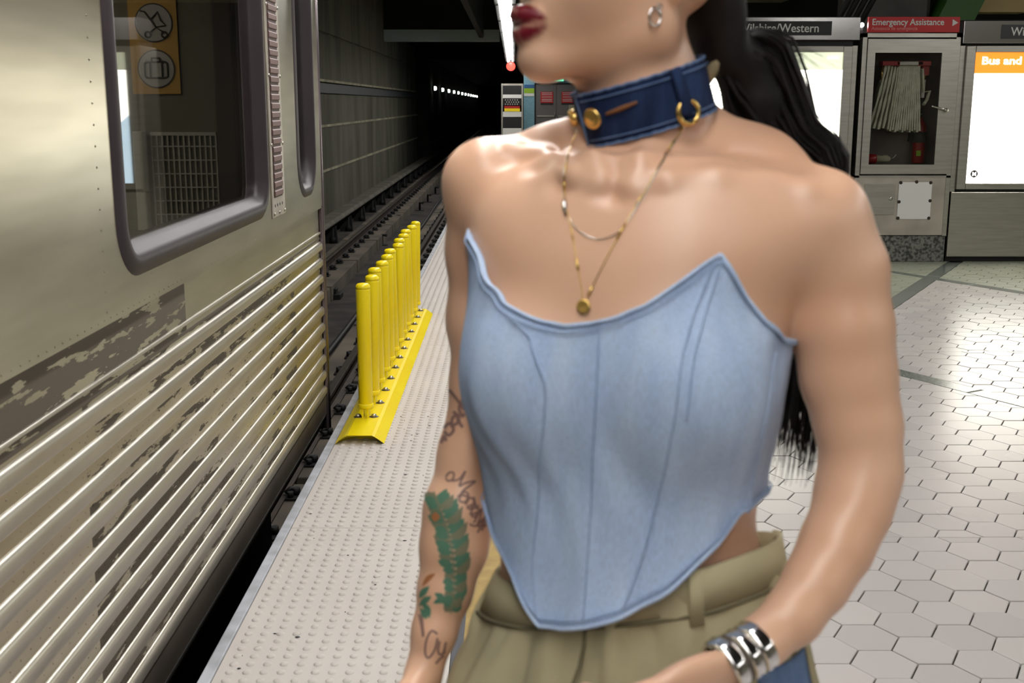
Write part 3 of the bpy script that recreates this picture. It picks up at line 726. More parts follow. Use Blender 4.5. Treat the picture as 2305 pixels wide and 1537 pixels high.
# ================================================================== YELLOW POST BARRIER
bar = thing('post_barrier', 'bright yellow barrier of twelve flexible posts on a low base at platform edge', 'barrier', (-0.66, 6.4, 0))
BX, BW, BY0, BY1 = -0.661, 0.106, 4.815, 7.97
prof = [(-BW, 0.001), (-BW, 0.006), (-BW * 0.62, 0.036), (-BW * 0.5, 0.042), (BW * 0.5, 0.042), (BW * 0.62, 0.036), (BW, 0.006), (BW, 0.001)]
def base_piece(y0, y1, front=False, back=False):
    rings = []; n = len(prof)
    if front:
        for a in np.linspace(0.02, pi / 2, 7): rings.append((y0 + 0.09 * (1 - sin(a)), cos(a) * 0 + math.sqrt(max(0.0, 1 - (1 - sin(a)) ** 2 * 0.82)), min(1, 0.12 + 0.88 * sin(a))))
    else: rings.append((y0, 1, 1))
    if back:
        for a in np.linspace(pi / 2, 0.02, 7): rings.append((y1 - 0.09 * (1 - sin(a)), math.sqrt(max(0.0, 1 - (1 - sin(a)) ** 2 * 0.82)), min(1, 0.12 + 0.88 * sin(a))))
    else: rings.append((y1, 1, 1))
    vs = [(BX + a * sx, y, 0.001 + (b - 0.001) * sz) for y, sx, sz in rings for a, b in prof]
    fs = [(i * n + k, i * n + k + 1, (i + 1) * n + k + 1, (i + 1) * n + k) for i in range(len(rings) - 1) for k in range(n - 1)]
    fs += [tuple(range(n)), tuple(range(len(vs) - n, len(vs)))]
    mb = MB().add(vs, fs, False); mb.sm = [False] * len(fs)
    o = mb.build('base_section', M['yellow'], bar)
    return o
cuts = [BY0, 5.62, 6.39, 7.17, BY1]
for i in range(4): base_piece(cuts[i], cuts[i + 1] - 0.002, i == 0, i == 3)
p0 = None; nose = None
for k in range(12):
    y = 5.12 + k * 0.2515
    if p0 is None:
        c = (BX - 0.008, 0, 0)
        p0 = MB().lathe(c, [(0.031, 0.098), (0.0325, 0.10), (0.0325, 0.630), (0.0322, 0.640)], 24).build('post', M['yellow'], bar); p0.location = (0, y, 0)
        cap = MB().lathe(c, [(0.0327, 0.636), (0.0327, 0.646), (0.031, 0.653), (0.024, 0.659), (0.012, 0.662), (0.0, 0.663)], 24).build('cap', M['yellow'], p0)
        br_ = MB().lathe(c, [(0.034, 0.085), (0.036, 0.092), (0.036, 0.104), (0.033, 0.108)], 20)
        for s in (-0.012, 0.012): br_.prism([(-0.030, 0.040), (0.030, 0.040), (0.022, 0.095), (-0.022, 0.095)], c[0] + s - 0.004, c[0] + s + 0.004, 'yz')
        hinge = br_.build('hinge_bracket', M['yellow'], p0)
        rc = MB()
        for s in (-1, 1): rc.lathe((c[0] + s * 0.036, 0, 0.0405), [(0.021, 0.0), (0.021, 0.003), (0.013, 0.003)], 14)
        recess = rc.build('bolt_recess', M['skirt'], p0)
        bolts = [MB().lathe((c[0] + s * 0.036, 0, 0.042), [(0.013, 0.0), (0.013, 0.008), (0.009, 0.013), (0, 0.014)], 12).build('bolt', M['bolt'], p0) for s in (-1, 1)]
        subs = (cap, hinge, recess) + tuple(bolts)
    else:
        q = copy_part(p0, bar, (0, y, 0)); lx = (0.011, -0.006, 0.003, 0.002, -0.008, 0.012, -0.005, -0.003, -0.012, 0.006, 0.010)[k - 1]
        q.rotation_euler = (0, lx / 0.64, 0); q.location.x += -0.0 + (BX - 0.008 + 0.66) * (1 - cos(lx / 0.64))
        for o_ in subs: copy_part(o_, q, (0, 0, 0))

# ================================================================== KIOSK ROW
KY = 10.70
# ---- emergency cabinet
cab = thing('emergency_cabinet', 'stainless emergency cabinet with glass door and red sign on top', 'cabinet', (3.59, KY, 0))
MB().box(3.17, 4.03, KY + 0.02, KY + 0.5, 0, 0.245, 0.004).build('granite_base', M['granite'], cab)
bd = MB(); bd.box(3.15, 3.19, KY, KY + 0.5, 0.245, 2.065); bd.box(3.99, 4.03, KY, KY + 0.5, 0.245, 2.065); bd.box(3.15, 4.03, KY, KY + 0.5, 2.03, 2.065)
bd.box(3.15, 4.03, KY + 0.46, KY + 0.5, 0.245, 2.065); bd.box(3.15, 4.03, KY, KY + 0.46, 0.78, 0.80)
bd.build('carcass', M['steel'], cab)
MB().box(3.16, 4.02, KY + 0.3, KY + 0.455, 0.82, 2.02).build('inner_back', M['inside'], cab)
MB().box(3.18, 4.0, KY + 0.004, KY + 0.03, 0.25, 0.795, 0.003).build('lower_panel', M['steel_lite'], cab)
pl1 = MB().box(3.245, 3.53, KY - 0.004, KY + 0.006, 0.44, 0.725, 0.002).build('access_plate', M['steel'], cab)
MB().lathe((3.49, KY - 0.004, 0.59), [(0.018, 0.0), (0.018, -0.004), (0.010, -0.006), (0, -0.007)], 14, 'y').build('plate_lock', M['bolt'], pl1)
pl2 = MB().box(3.56, 3.865, KY - 0.006, KY + 0.006, 0.40, 0.74, 0.002).build('access_plate', M['white'], cab)
rs = MB()
for x, z in ((3.575, 0.735), (3.72, 0.742), (3.85, 0.735), (3.57, 0.56), (3.855, 0.57), (3.57, 0.41), (3.855, 0.41)): rs.lathe((x, KY - 0.006, z), [(0.016, 0.0), (0.013, -0.0035), (0, -0.004)], 9, 'y')
rs.build('rusty_screw', M['railside'], pl2)
dfm = MB(); dfm.box(3.195, 3.265, KY - 0.014, KY + 0.008, 0.815, 2.015); dfm.box(3.865, 4.005, KY - 0.014, KY + 0.008, 0.815, 2.015)
dfm.box(3.265, 3.865, KY - 0.014, KY + 0.008, 0.815, 0.90); dfm.box(3.265, 3.865, KY - 0.014, KY + 0.008, 1.895, 2.015)
door = dfm.build('glass_door', M['steel'], cab)
MB().box(3.26, 3.87, KY - 0.002, KY + 0.002, 0.895, 1.90).build('glass_pane', M['cab_glass'], door)
MB().tube([(3.80, KY - 0.03, 1.425), (3.90, KY - 0.035, 1.40), (3.935, KY - 0.035, 1.39)], 0.009, 8).add([], []).build('door_handle', M['bolt'], door)
MB().lathe((3.935, KY - 0.014, 1.39), [(0.016, 0.0), (0.016, -0.03), (0.0, -0.032)], 12, 'y').build('handle_boss', M['bolt'], door)
sg = MB().box(3.186, 4.002, KY - 0.02, KY + 0.02, 2.072, 2.206, 0.002).build('sign_board', M['red'], cab)
text_obj('lettering', 'Emergency Assistance', 0.078, (3.215, KY - 0.0215, 2.135), M['letter'], sg, 0.001, width=0.64, bold=0.0012)
text_obj('lettering', 'Asistencia de emergencia', 0.042, (3.215, KY - 0.0215, 2.092), mat('sign_letter_small', lin(214, 130, 126), 0.5), sg, 0.001, width=0.41)
MB().prism([(3.935, 2.125), (3.985, 2.155), (3.935, 2.185)], KY - 0.0225, KY - 0.0205, 'xz').build('arrow', M['letter'], sg)
# ---- fire hose hung in folds
hs = thing('fire_hose', 'pale canvas fire hose hung in folds behind the cabinet glass', 'hose', (3.56, KY + 0.12, 1.2))
def fold(x0, x1, ztop, zbot, yy, w=0.008):
    mb = MB(); pts = []
    n = 14
    for i in range(n + 1):
        t = i / n; x = x0 + (x1 - x0) * t ** 1.15; pts.append((x, ztop + (zbot - ztop) * t))
    vs = []
    for i, (x, z) in enumerate(pts):
        hw = w * (1 + 0.25 * sin(i * 1.3 + x0 * 50))
        vs += [(x - hw, yy - 0.035, z), (x + hw, yy - 0.035, z), (x + hw * 1.1, yy - 0.03, z), (x + hw * 1.1, yy + 0.05, z), (x - hw * 1.1, yy + 0.05, z), (x - hw * 1.1, yy - 0.03, z)]
    fs = [(i * 6 + k, i * 6 + (k + 1) % 6, (i + 1) * 6 + (k + 1) % 6, (i + 1) * 6 + k) for i in range(n) for k in range(6)] + [(0, 1, 2, 3, 4, 5), tuple(range(n * 6, n * 6 + 6))]
    mb.add(vs, fs); mb.build('hose_fold', M['hose'], hs)
for i in range(5): fold(3.405 + i * 0.028, 3.285 + i * 0.043, 1.79 - 0.004 * i, 1.215 + 0.01 * (i % 2), KY + 0.13, 0.010)
for i in range(13):
    fold(3.53 + i * 0.0145, 3.475 + i * 0.0225, 1.785, 1.20 + 0.012 * math.sin(i * 2.1), KY + 0.12 - 0.002 * (i % 3), 0.0078)
MB().tube([(3.74, KY + 0.12, 1.76), (3.765, KY + 0.12, 1.55), (3.82, KY + 0.11, 1.56), (3.80, KY + 0.11, 1.48), (3.77, KY + 0.1, 1.44)], 0.014, 8, flat=2.2).build('hose_tail', M['hose'], hs)
rk = MB().box(3.36, 3.52, KY + 0.06, KY + 0.18, 1.785, 1.825, 0.004); rk.box(3.68, 3.80, KY + 0.06, KY + 0.18, 1.785, 1.825, 0.004); rk.box(3.74, 3.80, KY + 0.1, KY + 0.18, 1.70, 1.80)
rk.build('hose_rack', M['redpaint'], hs)
MB().box(3.49, 3.73, KY + 0.06, KY + 0.18, 1.788, 1.822, 0.004).build('rack_clamp', M['steel'], hs)
for x in (3.385, 3.765):
    MB().lathe((x, KY + 0.13, 1.66), [(0.02, 0.0), (0.022, 0.05), (0.022, 0.12)], 12).build('brass_coupling', M['gold'], hs)
    MB().lathe((x, KY + 0.13, 1.50), [(0.016, 0.0), (0.02, 0.16)], 10).build('white_sleeve', M['white'], hs)
nz = thing('hose_nozzle', 'red and brass hose nozzle lying on the cabinet floor', 'nozzle', (3.36, KY + 0.12, 0.92))
MB().lathe((3.27, KY + 0.12, 0.945), [(0.05, 0.0), (0.045, 0.09), (0.04, 0.1)], 14, 'x').build('grip', M['redpaint'], nz)
MB().lathe((3.37, KY + 0.12, 0.945), [(0.038, 0.0), (0.03, 0.06), (0.036, 0.07), (0.036, 0.1), (0.02, 0.13)], 14, 'x').build('barrel', M['walljoint'], nz)
MB().tube([(3.49, KY + 0.12, 0.93), (3.53, KY + 0.1, 0.96), (3.55, KY + 0.1, 0.99)], 0.009, 8).build('lever', M['bolt'], nz)
fe = thing('fire_extinguisher', 'red fire extinguisher standing in the corner of the glass cabinet', 'extinguisher', (3.80, KY + 0.235, 0.90))
MB().lathe((3.80, KY + 0.235, 0.902), [(0.055, 0.0), (0.058, 0.01), (0.058, 0.33), (0.045, 0.37), (0.02, 0.40), (0.02, 0.42)], 22).build('cylinder', M['redpaint'], fe)
MB().lathe((3.80, KY + 0.235, 1.09), [(0.0585, 0.0), (0.0585, 0.10)], 22).build('label_band', M['interior2'], fe)
MB().box(3.76, 3.80, KY + 0.172, KY + 0.177, 0.97, 1.02).build('inspection_tag', M['lime'], fe)
MB().tube([(3.80, KY + 0.235, 1.31), (3.80, KY + 0.225, 1.35), (3.74, KY + 0.19, 1.365), (3.71, KY + 0.185, 1.355)], 0.010, 8).build('squeeze_handle', M['bolt'], fe)
MB().tube([(3.80, KY + 0.235, 1.32), (3.72, KY + 0.235, 1.30), (3.70, KY + 0.235, 1.1)], 0.012, 8).build('rubber_hose', M['black'], fe)

# ---- lit map cases
def logo(cx, cz, r, y, parent):
    d = MB().lathe((cx, y, cz), [(r, 0.0), (r, -0.002)], 24, 'y').build('logo_disc', M['signblack'], parent)
    text_obj('logo_letter', 'M', r * 1.5, (cx, y - 0.0035, cz - r * 0.52), M['paneltext'], d, 0.0008, align='CENTER', bold=0.002)
def map_case(x0, x1, label, hz, right):
    k = thing('map_case', label, 'display case', ((x0 + x1) / 2, KY, 0), 'lit map cases on the platform')
    MB().box(x0 + 0.02, x1 - 0.02, KY + 0.06, KY + 0.5, 0.0, 0.05).build('plinth', M['black'], k)
    MB().box(x0 + 0.01, x1 - 0.01, KY, KY + 0.5, 0.05, 0.65, 0.006).build('lower_panel', M['steel'], k)
    MB().box(x0 + 0.03, x1 - 0.03, KY + 0.08, KY + 0.48, 0.65, hz + 0.01).build('core', M['black'], k)
    fr = MB(); fx0, fx1, fz0, fz1 = x0 + 0.05, x1 - 0.05, 0.675, 1.955; w = 0.085
    fr.box(fx0, fx0 + w, KY - 0.01, KY + 0.06, fz0, fz1, 0.006); fr.box(fx1 - w, fx1, KY - 0.01, KY + 0.06, fz0, fz1, 0.006)
    fr.box(fx0 + w, fx1 - w, KY - 0.01, KY + 0.06, fz0, fz0 + 0.055, 0.004); fr.box(fx0 + w, fx1 - w, KY - 0.01, KY + 0.06, fz1 - 0.055, fz1, 0.004)
    fr.build('frame', M['steel'], k)
    for x in (x0, x1 - 0.05): MB().box(x, x + 0.05, KY + 0.02, KY + 0.5, 0.65, 1.96, 0.004).build('side_post', M['steel'], k)
    px0, px1, pz0, pz1 = fx0 + w, fx1 - w, fz0 + 0.055, fz1 - 0.055
    pn = MB().box(px0, px1, KY + 0.012, KY + 0.02, pz0, pz1).build('lit_panel', M['panel'], k)
    if right:
        MB().box(px0, px1, KY + 0.007, KY + 0.011, 1.715, pz1).build('orange_band', M['panelorange'], pn)
        text_obj('lettering', 'Bus and Rail System', 0.095, (px0 + 0.06, KY + 0.005, 1.795), M['paneltext'], pn, 0.001, width=0.92, bold=0.003)
        logo(4.247, 0.815, 0.034, KY + 0.009, pn)
        text_obj('lettering', 'Metro', 0.045, (4.30, KY + 0.009, 0.79), M['panelblue'], pn, 0.001)
        MB().box(px0 + 0.02, px0 + 0.14, KY + 0.008, KY + 0.011, 1.385, 1.39).build('rule', M['panelgreen'], pn)
    else:
        MB().box(px0, px1, KY + 0.007, KY + 0.011, 1.745, pz1).build('pale_green_band', M['panelgreen'], pn)
        MB().box(px1 - 0.14, px1 - 0.04, KY + 0.004, KY + 0.006, 1.845, 1.86).build('small_print', M['paneltext'], pn)
        MB().prism([(px0, pz0), (px0 + 0.75, pz0), (px0, pz0 + 0.62)], KY + 0.007, KY + 0.011, 'xz').build('blue_corner', M['panelblue'], pn)
        logo(px0 + 0.14, pz0 + 0.09, 0.036, KY + 0.004, pn)
        for j in range(4): MB().box(px0 + 0.08, px0 + 0.30, KY + 0.008, KY + 0.011, 1.60 - j * 0.04, 1.606 - j * 0.04).build('rule', M['panelgreen'], pn)
    MB().box(x0 + 0.05, x1 - 0.05, KY + 0.03, KY + 0.4, 1.955, hz - 0.20).build('shadow_gap', M['black'], k)
    hd = MB().box(x0 - 0.0, x1, KY - 0.03, KY + 0.4, hz - 0.2, hz, 0.006).build('header', M['steel_mirror'], k)
    bx0 = x0 + 0.335 if right else x1 - 1.18
    MB().box(bx0, bx0 + 0.92, KY - 0.036, KY - 0.029, hz - 0.16, hz - 0.038).build('name_plate', M['signblack'], hd)
    text_obj('lettering', 'Wilshire/Western', 0.105, (bx0 + 0.085, KY - 0.0375, hz - 0.132), M['letter'], hd, 0.001, width=0.72, bold=0.001)
    return k
map_case(1.51, 3.115, 'lit map case with pale green band behind the dark ponytail', 2.205, False)
map_case(4.037, 5.55, 'lit map case with orange heading right of the emergency cabinet', 2.175, True)
# small lamp in the gap left of the red sign
gl = thing('gap_lamp', 'tiny bright lamp between the station sign and the red sign', 'light', (3.14, KY + 0.1, 2.13))
MB().lathe((3.15, KY + 0.06, 2.14), [(0.0, -0.02), (0.018, -0.012), (0.02, 0.0), (0.018, 0.03)], 12, 'y').build('bulb', M['lamp'], gl)
MB().box(3.125, 3.175, KY + 0.085, KY + 0.13, 2.066, 2.17, 0.004).build('holder', M['black'], gl)

# ---- overhead services behind the kiosks
tag(MB().box(1.2, 3.35, 13.2, 14.4, 2.62, 4.9, 0.15).build('trim_8', mat('olive_soffit', lin(86, 86, 66), 0.8)), 'olive soffit behind the map case', None, kind='structure')
for k in range(4):
    x = 3.55 + k * 0.085
    pts = [(x - 0.12, 12.6, 2.3), (x - 0.02, 12.6, 2.5), (x + 0.08 + k * 0.02, 12.6, 2.75), (x + 0.1 + k * 0.02, 12.6, 4.9)]
    tag(MB().tube(pts, 0.03, 8).build('conduit', M['black']), 'black conduit, %s of four bent over the red sign' % ['leftmost', 'second from left', 'third from left', 'rightmost'][k], 'pipe', 'conduits over the emergency cabinet')
tag(MB().box(3.6, 4.55, 13.0, 13.3, 0.0, 4.9, 0.05).build('column', mat('grey_column', lin(96, 92, 84), 0.5, c2=lin(60, 58, 52), nscale=2)), 'dark grey column behind the emergency cabinet', 'column')
tag(MB().prism([(4.55, 2.32), (4.95, 2.32), (5.35, 3.2), (4.95, 3.2)], 12.8, 13.2, 'xz').build('slanted_panel', mat('green_panel', lin(64, 112, 40), 0.5)), 'green slanted panel above the emergency cabinet', 'panel')
tag(MB().prism([(5.02, 2.42), (5.62, 2.42), (6.1, 3.3), (5.4, 3.3)], 13.0, 13.3, 'xz').build('slanted_panel', mat('tan_panel', lin(214, 188, 130), 0.6)), 'tan slanted panel beside the green one', 'panel')
tag(MB().box(1.2, FX1, 15.5, 15.8, 0.0, 4.9).build('wall_rear', M['dark']), 'dark wall behind the kiosks', None, kind='structure')

# ================================================================== PERSON
def skin_mat():
    m = mat('skin', lin(226, 182, 152), 0.36, c2=lin(219, 172, 141), nscale=9, spec=0.5)
    nt = m.node_tree; N = nt.nodes; L = nt.links; p = N['Principled BSDF']
    at_ = N.new('ShaderNodeAttribute'); at_.attribute_name = 'lip'
    old = p.inputs['Base Color'].links[0].from_socket
    mx = N.new('ShaderNodeMix'); mx.data_type = 'RGBA'; L.new(at_.outputs['Fac'], mx.inputs['Factor']); L.new(old, mx.inputs[6]); mx.inputs[7].default_value = lin(112, 8, 32)
    L.new(mx.outputs[2], p.inputs['Base Color'])
    return m
M['skin'] = skin_mat()
def denim(name, c, c2, vary=1.0):
    m = mat(name, lin(*c), 0.9, c2=lin(*c2), nscale=14, nstretch=(3, 3, 0.5), bump=0.35, bscale=700, spec=0.2, lo=0.3, hi=0.7)
    nt = m.node_tree; N = nt.nodes; L = nt.links; p = N['Principled BSDF']
    tc = N.new('ShaderNodeTexCoord'); mp = N.new('ShaderNodeMapping'); mp.inputs['Scale'].default_value = (900, 900, 120); L.new(tc.outputs['Object'], mp.inputs[0])
    nz = N.new('ShaderNodeTexNoise'); nz.inputs['Scale'].default_value = 1.0; L.new(mp.outputs[0], nz.inputs['Vector'])
    old = p.inputs['Base Color'].links[0].from_socket
    mr = N.new('ShaderNodeMapRange'); mr.inputs['To Min'].default_value = 1 - 0.28 * vary; mr.inputs['To Max'].default_value = 1 + 0.28 * vary; L.new(nz.outputs['Fac'], mr.inputs['Value'])
    mx = N.new('ShaderNodeMix'); mx.data_type = 'RGBA'; mx.blend_type = 'MULTIPLY'; mx.inputs['Factor'].default_value = 1
    L.new(old, mx.inputs[6]); L.new(mr.outputs['Result'], mx.inputs[7]); L.new(mx.outputs[2], p.inputs['Base Color'])
    return m
M['denim'] = denim('light_denim', (172, 192, 224), (188, 206, 233))
M['denim_seam'] = denim('light_denim_seam', (157, 179, 213), (168, 188, 219))
M['denim_edge'] = denim('light_denim_edge', (180, 199, 228), (190, 208, 233))
M['denim_dark'] = denim('dark_denim', (25, 36, 66), (46, 64, 102))
M['denim_mid'] = denim('worn_denim_edge', (92, 118, 160), (120, 144, 182))
M['khaki'] = mat('khaki_cotton', lin(186, 176, 142), 0.9, c2=lin(172, 162, 130), nscale=10, spec=0.2)
M['khaki_dark'] = mat('khaki_seam', lin(112, 104, 78), 0.9)
M['thread'] = mat('orange_thread', lin(134, 88, 52), 0.8)
M['hair'] = mat('black_hair', lin(14, 11, 12), 0.5, spec=0.3, c2=lin(22, 17, 17), nscale=30)
M['ink'] = mat('tattoo_ink', lin(132, 102, 94), 0.6); M['ink_green'] = mat('tattoo_green', lin(78, 118, 96), 0.6)
M['ink_olive'] = mat('tattoo_olive', lin(120, 118, 94), 0.6); M['ink_orange'] = mat('tattoo_orange', lin(168, 108, 66), 0.6)
M['eye'] = mat('eye_white', lin(232, 226, 220), 0.2); M['iris'] = mat('iris', lin(50, 30, 20), 0.15)
M['shoe'] = mat('shoe_leather', lin(40, 38, 38), 0.5)

A3 = lambda *q: np.array(q, dtype=float)
def mpp(p): return (p[1] * cos(PITCH) + (CAMZ - p[2]) * sin(PITCH)) / FPX

class Grid:
    def __init__(s, lo, hi, h):
        s.o = np.array(lo, float); s.h = h
        s.n = tuple(int(math.ceil((b - a) / h)) + 1 for a, b in zip(lo, hi))
        s.D = np.full(s.n, 9.0, np.float32)
        s.ax = [(s.o[i] + np.arange(s.n[i]) * h).astype(np.float32) for i in range(3)]
    def sub(s, lo, hi):
        sl = []
        for i in range(3):
            a = max(0, int((lo[i] - s.o[i]) / s.h)); b = min(s.n[i], int((hi[i] - s.o[i]) / s.h) + 2); sl.append(slice(a, max(a, b)))
        return tuple(sl)
    def coords(s, sl):
        return s.ax[0][sl[0]][:, None, None], s.ax[1][sl[1]][None, :, None], s.ax[2][sl[2]][None, None, :]
    def merge(s, sl, d, k, op='u'):
        a = s.D[sl]
        if op == 's':                         # smooth subtraction
            d = -d; hh = np.maximum(k - np.abs(a - d), 0) / k; s.D[sl] = np.maximum(a, d) + hh * hh * k / 4; return
        hh = np.maximum(k - np.abs(a - d), 0) / k
        s.D[sl] = np.minimum(a, d) - hh * hh * k / 4
    def cone(s, a, b, ra, rb, k=0.01, op='u'):
        a = np.asarray(a, float); b = np.asarray(b, float); m = max(ra, rb) + k + 0.03
        sl = s.sub(np.minimum(a, b) - m, np.maximum(a, b) + m); x, y, z = s.coords(sl)
        ba = b - a; L2 = float(ba @ ba) + 1e-12
        t = np.clip(((x - a[0]) * ba[0] + (y - a[1]) * ba[1] + (z - a[2]) * ba[2]) / L2, 0, 1)
        d = np.sqrt((x - a[0] - t * ba[0]) ** 2 + (y - a[1] - t * ba[1]) ** 2 + (z - a[2] - t * ba[2]) ** 2) - (ra + t * (rb - ra))
        s.merge(sl, d.astype(np.float32), k, op)
    def chain(s, pts, k=0.01, k0=None):
        for i in range(len(pts) - 1): s.cone(pts[i][0], pts[i + 1][0], pts[i][1], pts[i + 1][1], (k0 if (k0 and i == 0) else k))
    def ell(s, c, axes, rad, k=0.01, op='u'):
        c = np.asarray(c, float); m = max(rad) + k + 0.03
        sl = s.sub(c - m, c + m); x, y, z = s.coords(sl)
        q = [(x - c[0]) * a[0] + (y - c[1]) * a[1] + (z - c[2]) * a[2] for a in axes]
        k0 = np.sqrt(sum((q[i] / rad[i]) ** 2 for i in range(3))); k1 = np.sqrt(sum((q[i] / rad[i] ** 2) ** 2 for i in range(3))) + 1e-6
        s.merge(sl, (k0 * (k0 - 1) / k1).astype(np.float32), k, op)
    def sample(s, P):
        P = (np.asarray(P, float) - s.o) / s.h
        i = np.floor(P).astype(int)
        for a in range(3): i[..., a] = np.clip(i[..., a], 0, s.n[a] - 2)
        f = np.clip(P - i, 0, 1); out = 0
        for dx in (0, 1):
            for dy in (0, 1):
                for dz in (0, 1):
                    w = (f[..., 0] if dx else 1 - f[..., 0]) * (f[..., 1] if dy else 1 - f[..., 1]) * (f[..., 2] if dz else 1 - f[..., 2])
                    out = out + w * s.D[i[..., 0] + dx, i[..., 1] + dy, i[..., 2] + dz]
        return out
    def hit(s, px, py, level=0.0):
        d = ray(px, py); T = np.arange(0.70, 1.55, 0.0015)
        P = np.array([0, 0, CAMZ]) + T[:, None] * d; v = s.sample(P) - level
        neg = np.nonzero(v < 0)[0]
        if len(neg) and neg[0] > 0:
            i = neg[0]; t = v[i - 1] / (v[i - 1] - v[i]); return P[i - 1] + (P[i] - P[i - 1]) * t
        return P[int(np.argmin(v))]
    def normal(s, p, e=0.004):
        g = np.array([float(s.sample(np.array(p) + np.eye(3)[i] * e) - s.sample(np.array(p) - np.eye(3)[i] * e)) for i in range(3)])
        return g / (np.linalg.norm(g) + 1e-9)
    def mesh(s):
        D = s.D; ins = D < 0; nx, ny, nz = s.n
        cnt = np.zeros((nx - 1, ny - 1, nz - 1), np.uint8)
        C8 = [(a, b, c) for a in (0, 1) for b in (0, 1) for c in (0, 1)]
        for a, b, c in C8: cnt += ins[a:nx - 1 + a, b:ny - 1 + b, c:nz - 1 + c]
        act = (cnt > 0) & (cnt < 8); I = np.argwhere(act)
        idx = np.full(act.shape, -1, np.int64); idx[act] = np.arange(len(I))
        acc = np.zeros((len(I), 3)); num = np.zeros(len(I))
        for A in C8:
            for ax in range(3):
                if A[ax]: continue
                Bq = list(A); Bq[ax] = 1
                d0 = D[I[:, 0] + A[0], I[:, 1] + A[1], I[:, 2] + A[2]].astype(float); d1 = D[I[:, 0] + Bq[0], I[:, 1] + Bq[1], I[:, 2] + Bq[2]].astype(float)
                mk = (d0 < 0) != (d1 < 0); t = np.where(mk, d0 / np.where(mk, d0 - d1, 1), 0)
                pos = np.array(A, float)[None, :].repeat(len(I), 0); pos[:, ax] += t
                acc[mk] += pos[mk]; num[mk] += 1
        V = s.o + (I + acc / num[:, None]) * s.h
        F = []
        for ax in range(3):
            o1, o2 = [(1, 2), (2, 0), (0, 1)][ax]
            sl0 = [slice(1, -1)] * 3; sl1 = [slice(1, -1)] * 3; sl0[ax] = slice(0, -1); sl1[ax] = slice(1, None)
            a = ins[tuple(sl0)]; b = ins[tuple(sl1)]; E_ = np.argwhere(a != b)
            pos = E_.copy()
            for k in range(3):
                if k != ax: pos[:, k] += 1
            def cell(d1, d2):
                q = pos.copy(); q[:, o1] += d1; q[:, o2] += d2; return idx[q[:, 0], q[:, 1], q[:, 2]]
            quad = np.stack([cell(-1, -1), cell(0, -1), cell(0, 0), cell(-1, 0)], 1)
            fl = ~a[tuple(E_.T)]; quad[fl] = quad[fl][:, ::-1]
            F.append(quad)
        F = np.concatenate(F); F = F[(F >= 0).all(1)]
        return V, F
def relax(V, F, it=2, lam=0.5):
    E_ = np.concatenate([F[:, [0, 1]], F[:, [1, 2]], F[:, [2, 3]], F[:, [3, 0]]]); E_ = np.concatenate([E_, E_[:, ::-1]])
    for i in range(it):
        acc = np.zeros_like(V); num = np.zeros(len(V)); np.add.at(acc, E_[:, 0], V[E_[:, 1]]); np.add.at(num, E_[:, 0], 1)
        V = V + (acc / np.maximum(num, 1)[:, None] - V) * (lam if i % 2 == 0 else -lam * 0.9)
    return V
def np_mesh(name, V, F, material, parent, smooth=True):
    off = np.array(wl(parent)); me = bpy.data.meshes.new(name)
    me.from_pydata((V - off).tolist(), [], F.tolist() if hasattr(F, 'tolist') else F)
    me.polygons.foreach_set('use_smooth', [smooth] * len(me.polygons)); me.materials.append(material); me.update()
    return link(name, me, parent)

PY0 = 1.08
person = thing('person', 'person in light blue denim corset top, denim choker and khaki trousers walking past', 'person', (0.11, PY0, 0.0))
PSI = radians(20); FR = A3(-sin(PSI), -cos(PSI), 0); LF = A3(cos(PSI), -sin(PSI), 0); UP = A3(0, 0, 1)

# ---- torso slices: image row, left and right limits, half depth
SL = [(345, 1250, 1620, 0.045), (400, 1135, 1790, 0.066), (460, 1085, 1815, 0.080), (520, 1068, 1812, 0.091), (640, 1062, 1782, 0.103), (740, 1058, 1760, 0.108), (850, 1060, 1742, 0.108),
      (950, 1076, 1722, 0.103), (1060, 1098, 1698, 0.097), (1160, 1116, 1690, 0.094), (1225, 1124, 1704, 0.095), (1300, 1126, 1728, 0.100), (1400, 1112, 1752, 0.108), (1537, 1095, 1775, 0.115), (1750, 1090, 1790, 0.118), (1900, 1120, 1760, 0.11)]
sz, sa, sb, scx = [], [], [], []
for y, xl, xr, b in SL:
    p = at((xl + xr) / 2, y, PY0); w = (xr - xl) / 2 * mpp(p)
    a = math.sqrt(max(w * w - (b * sin(PSI)) ** 2, 1e-4)) / cos(PSI)
    sz.append(p[2]); sa.append(a); sb.append(b); scx.append(p[0])
sz = np.array(sz)[::-1]; sa = np.array(sa)[::-1]; sb = np.array(sb)[::-1]; scx = np.array(scx)[::-1]
def smooth_interp(z, xs, ys):
    """Catmull-Rom style interpolation"""
    z = np.asarray(z, float); g = np.gradient(ys, xs); i = np.clip(np.searchsorted(xs, z) - 1, 0, len(xs) - 2)
    h = xs[i + 1] - xs[i]; t = np.clip((z - xs[i]) / h, 0, 1)
    return (2 * t ** 3 - 3 * t ** 2 + 1) * ys[i] + (t ** 3 - 2 * t ** 2 + t) * h * g[i] + (-2 * t ** 3 + 3 * t ** 2) * ys[i + 1] + (t ** 3 - t ** 2) * h * g[i + 1]
tor_a = lambda z: smooth_interp(z, sz, sa); tor_b = lambda z: smooth_interp(z, sz, sb); tor_c = lambda z: smooth_interp(z, sz, scx)
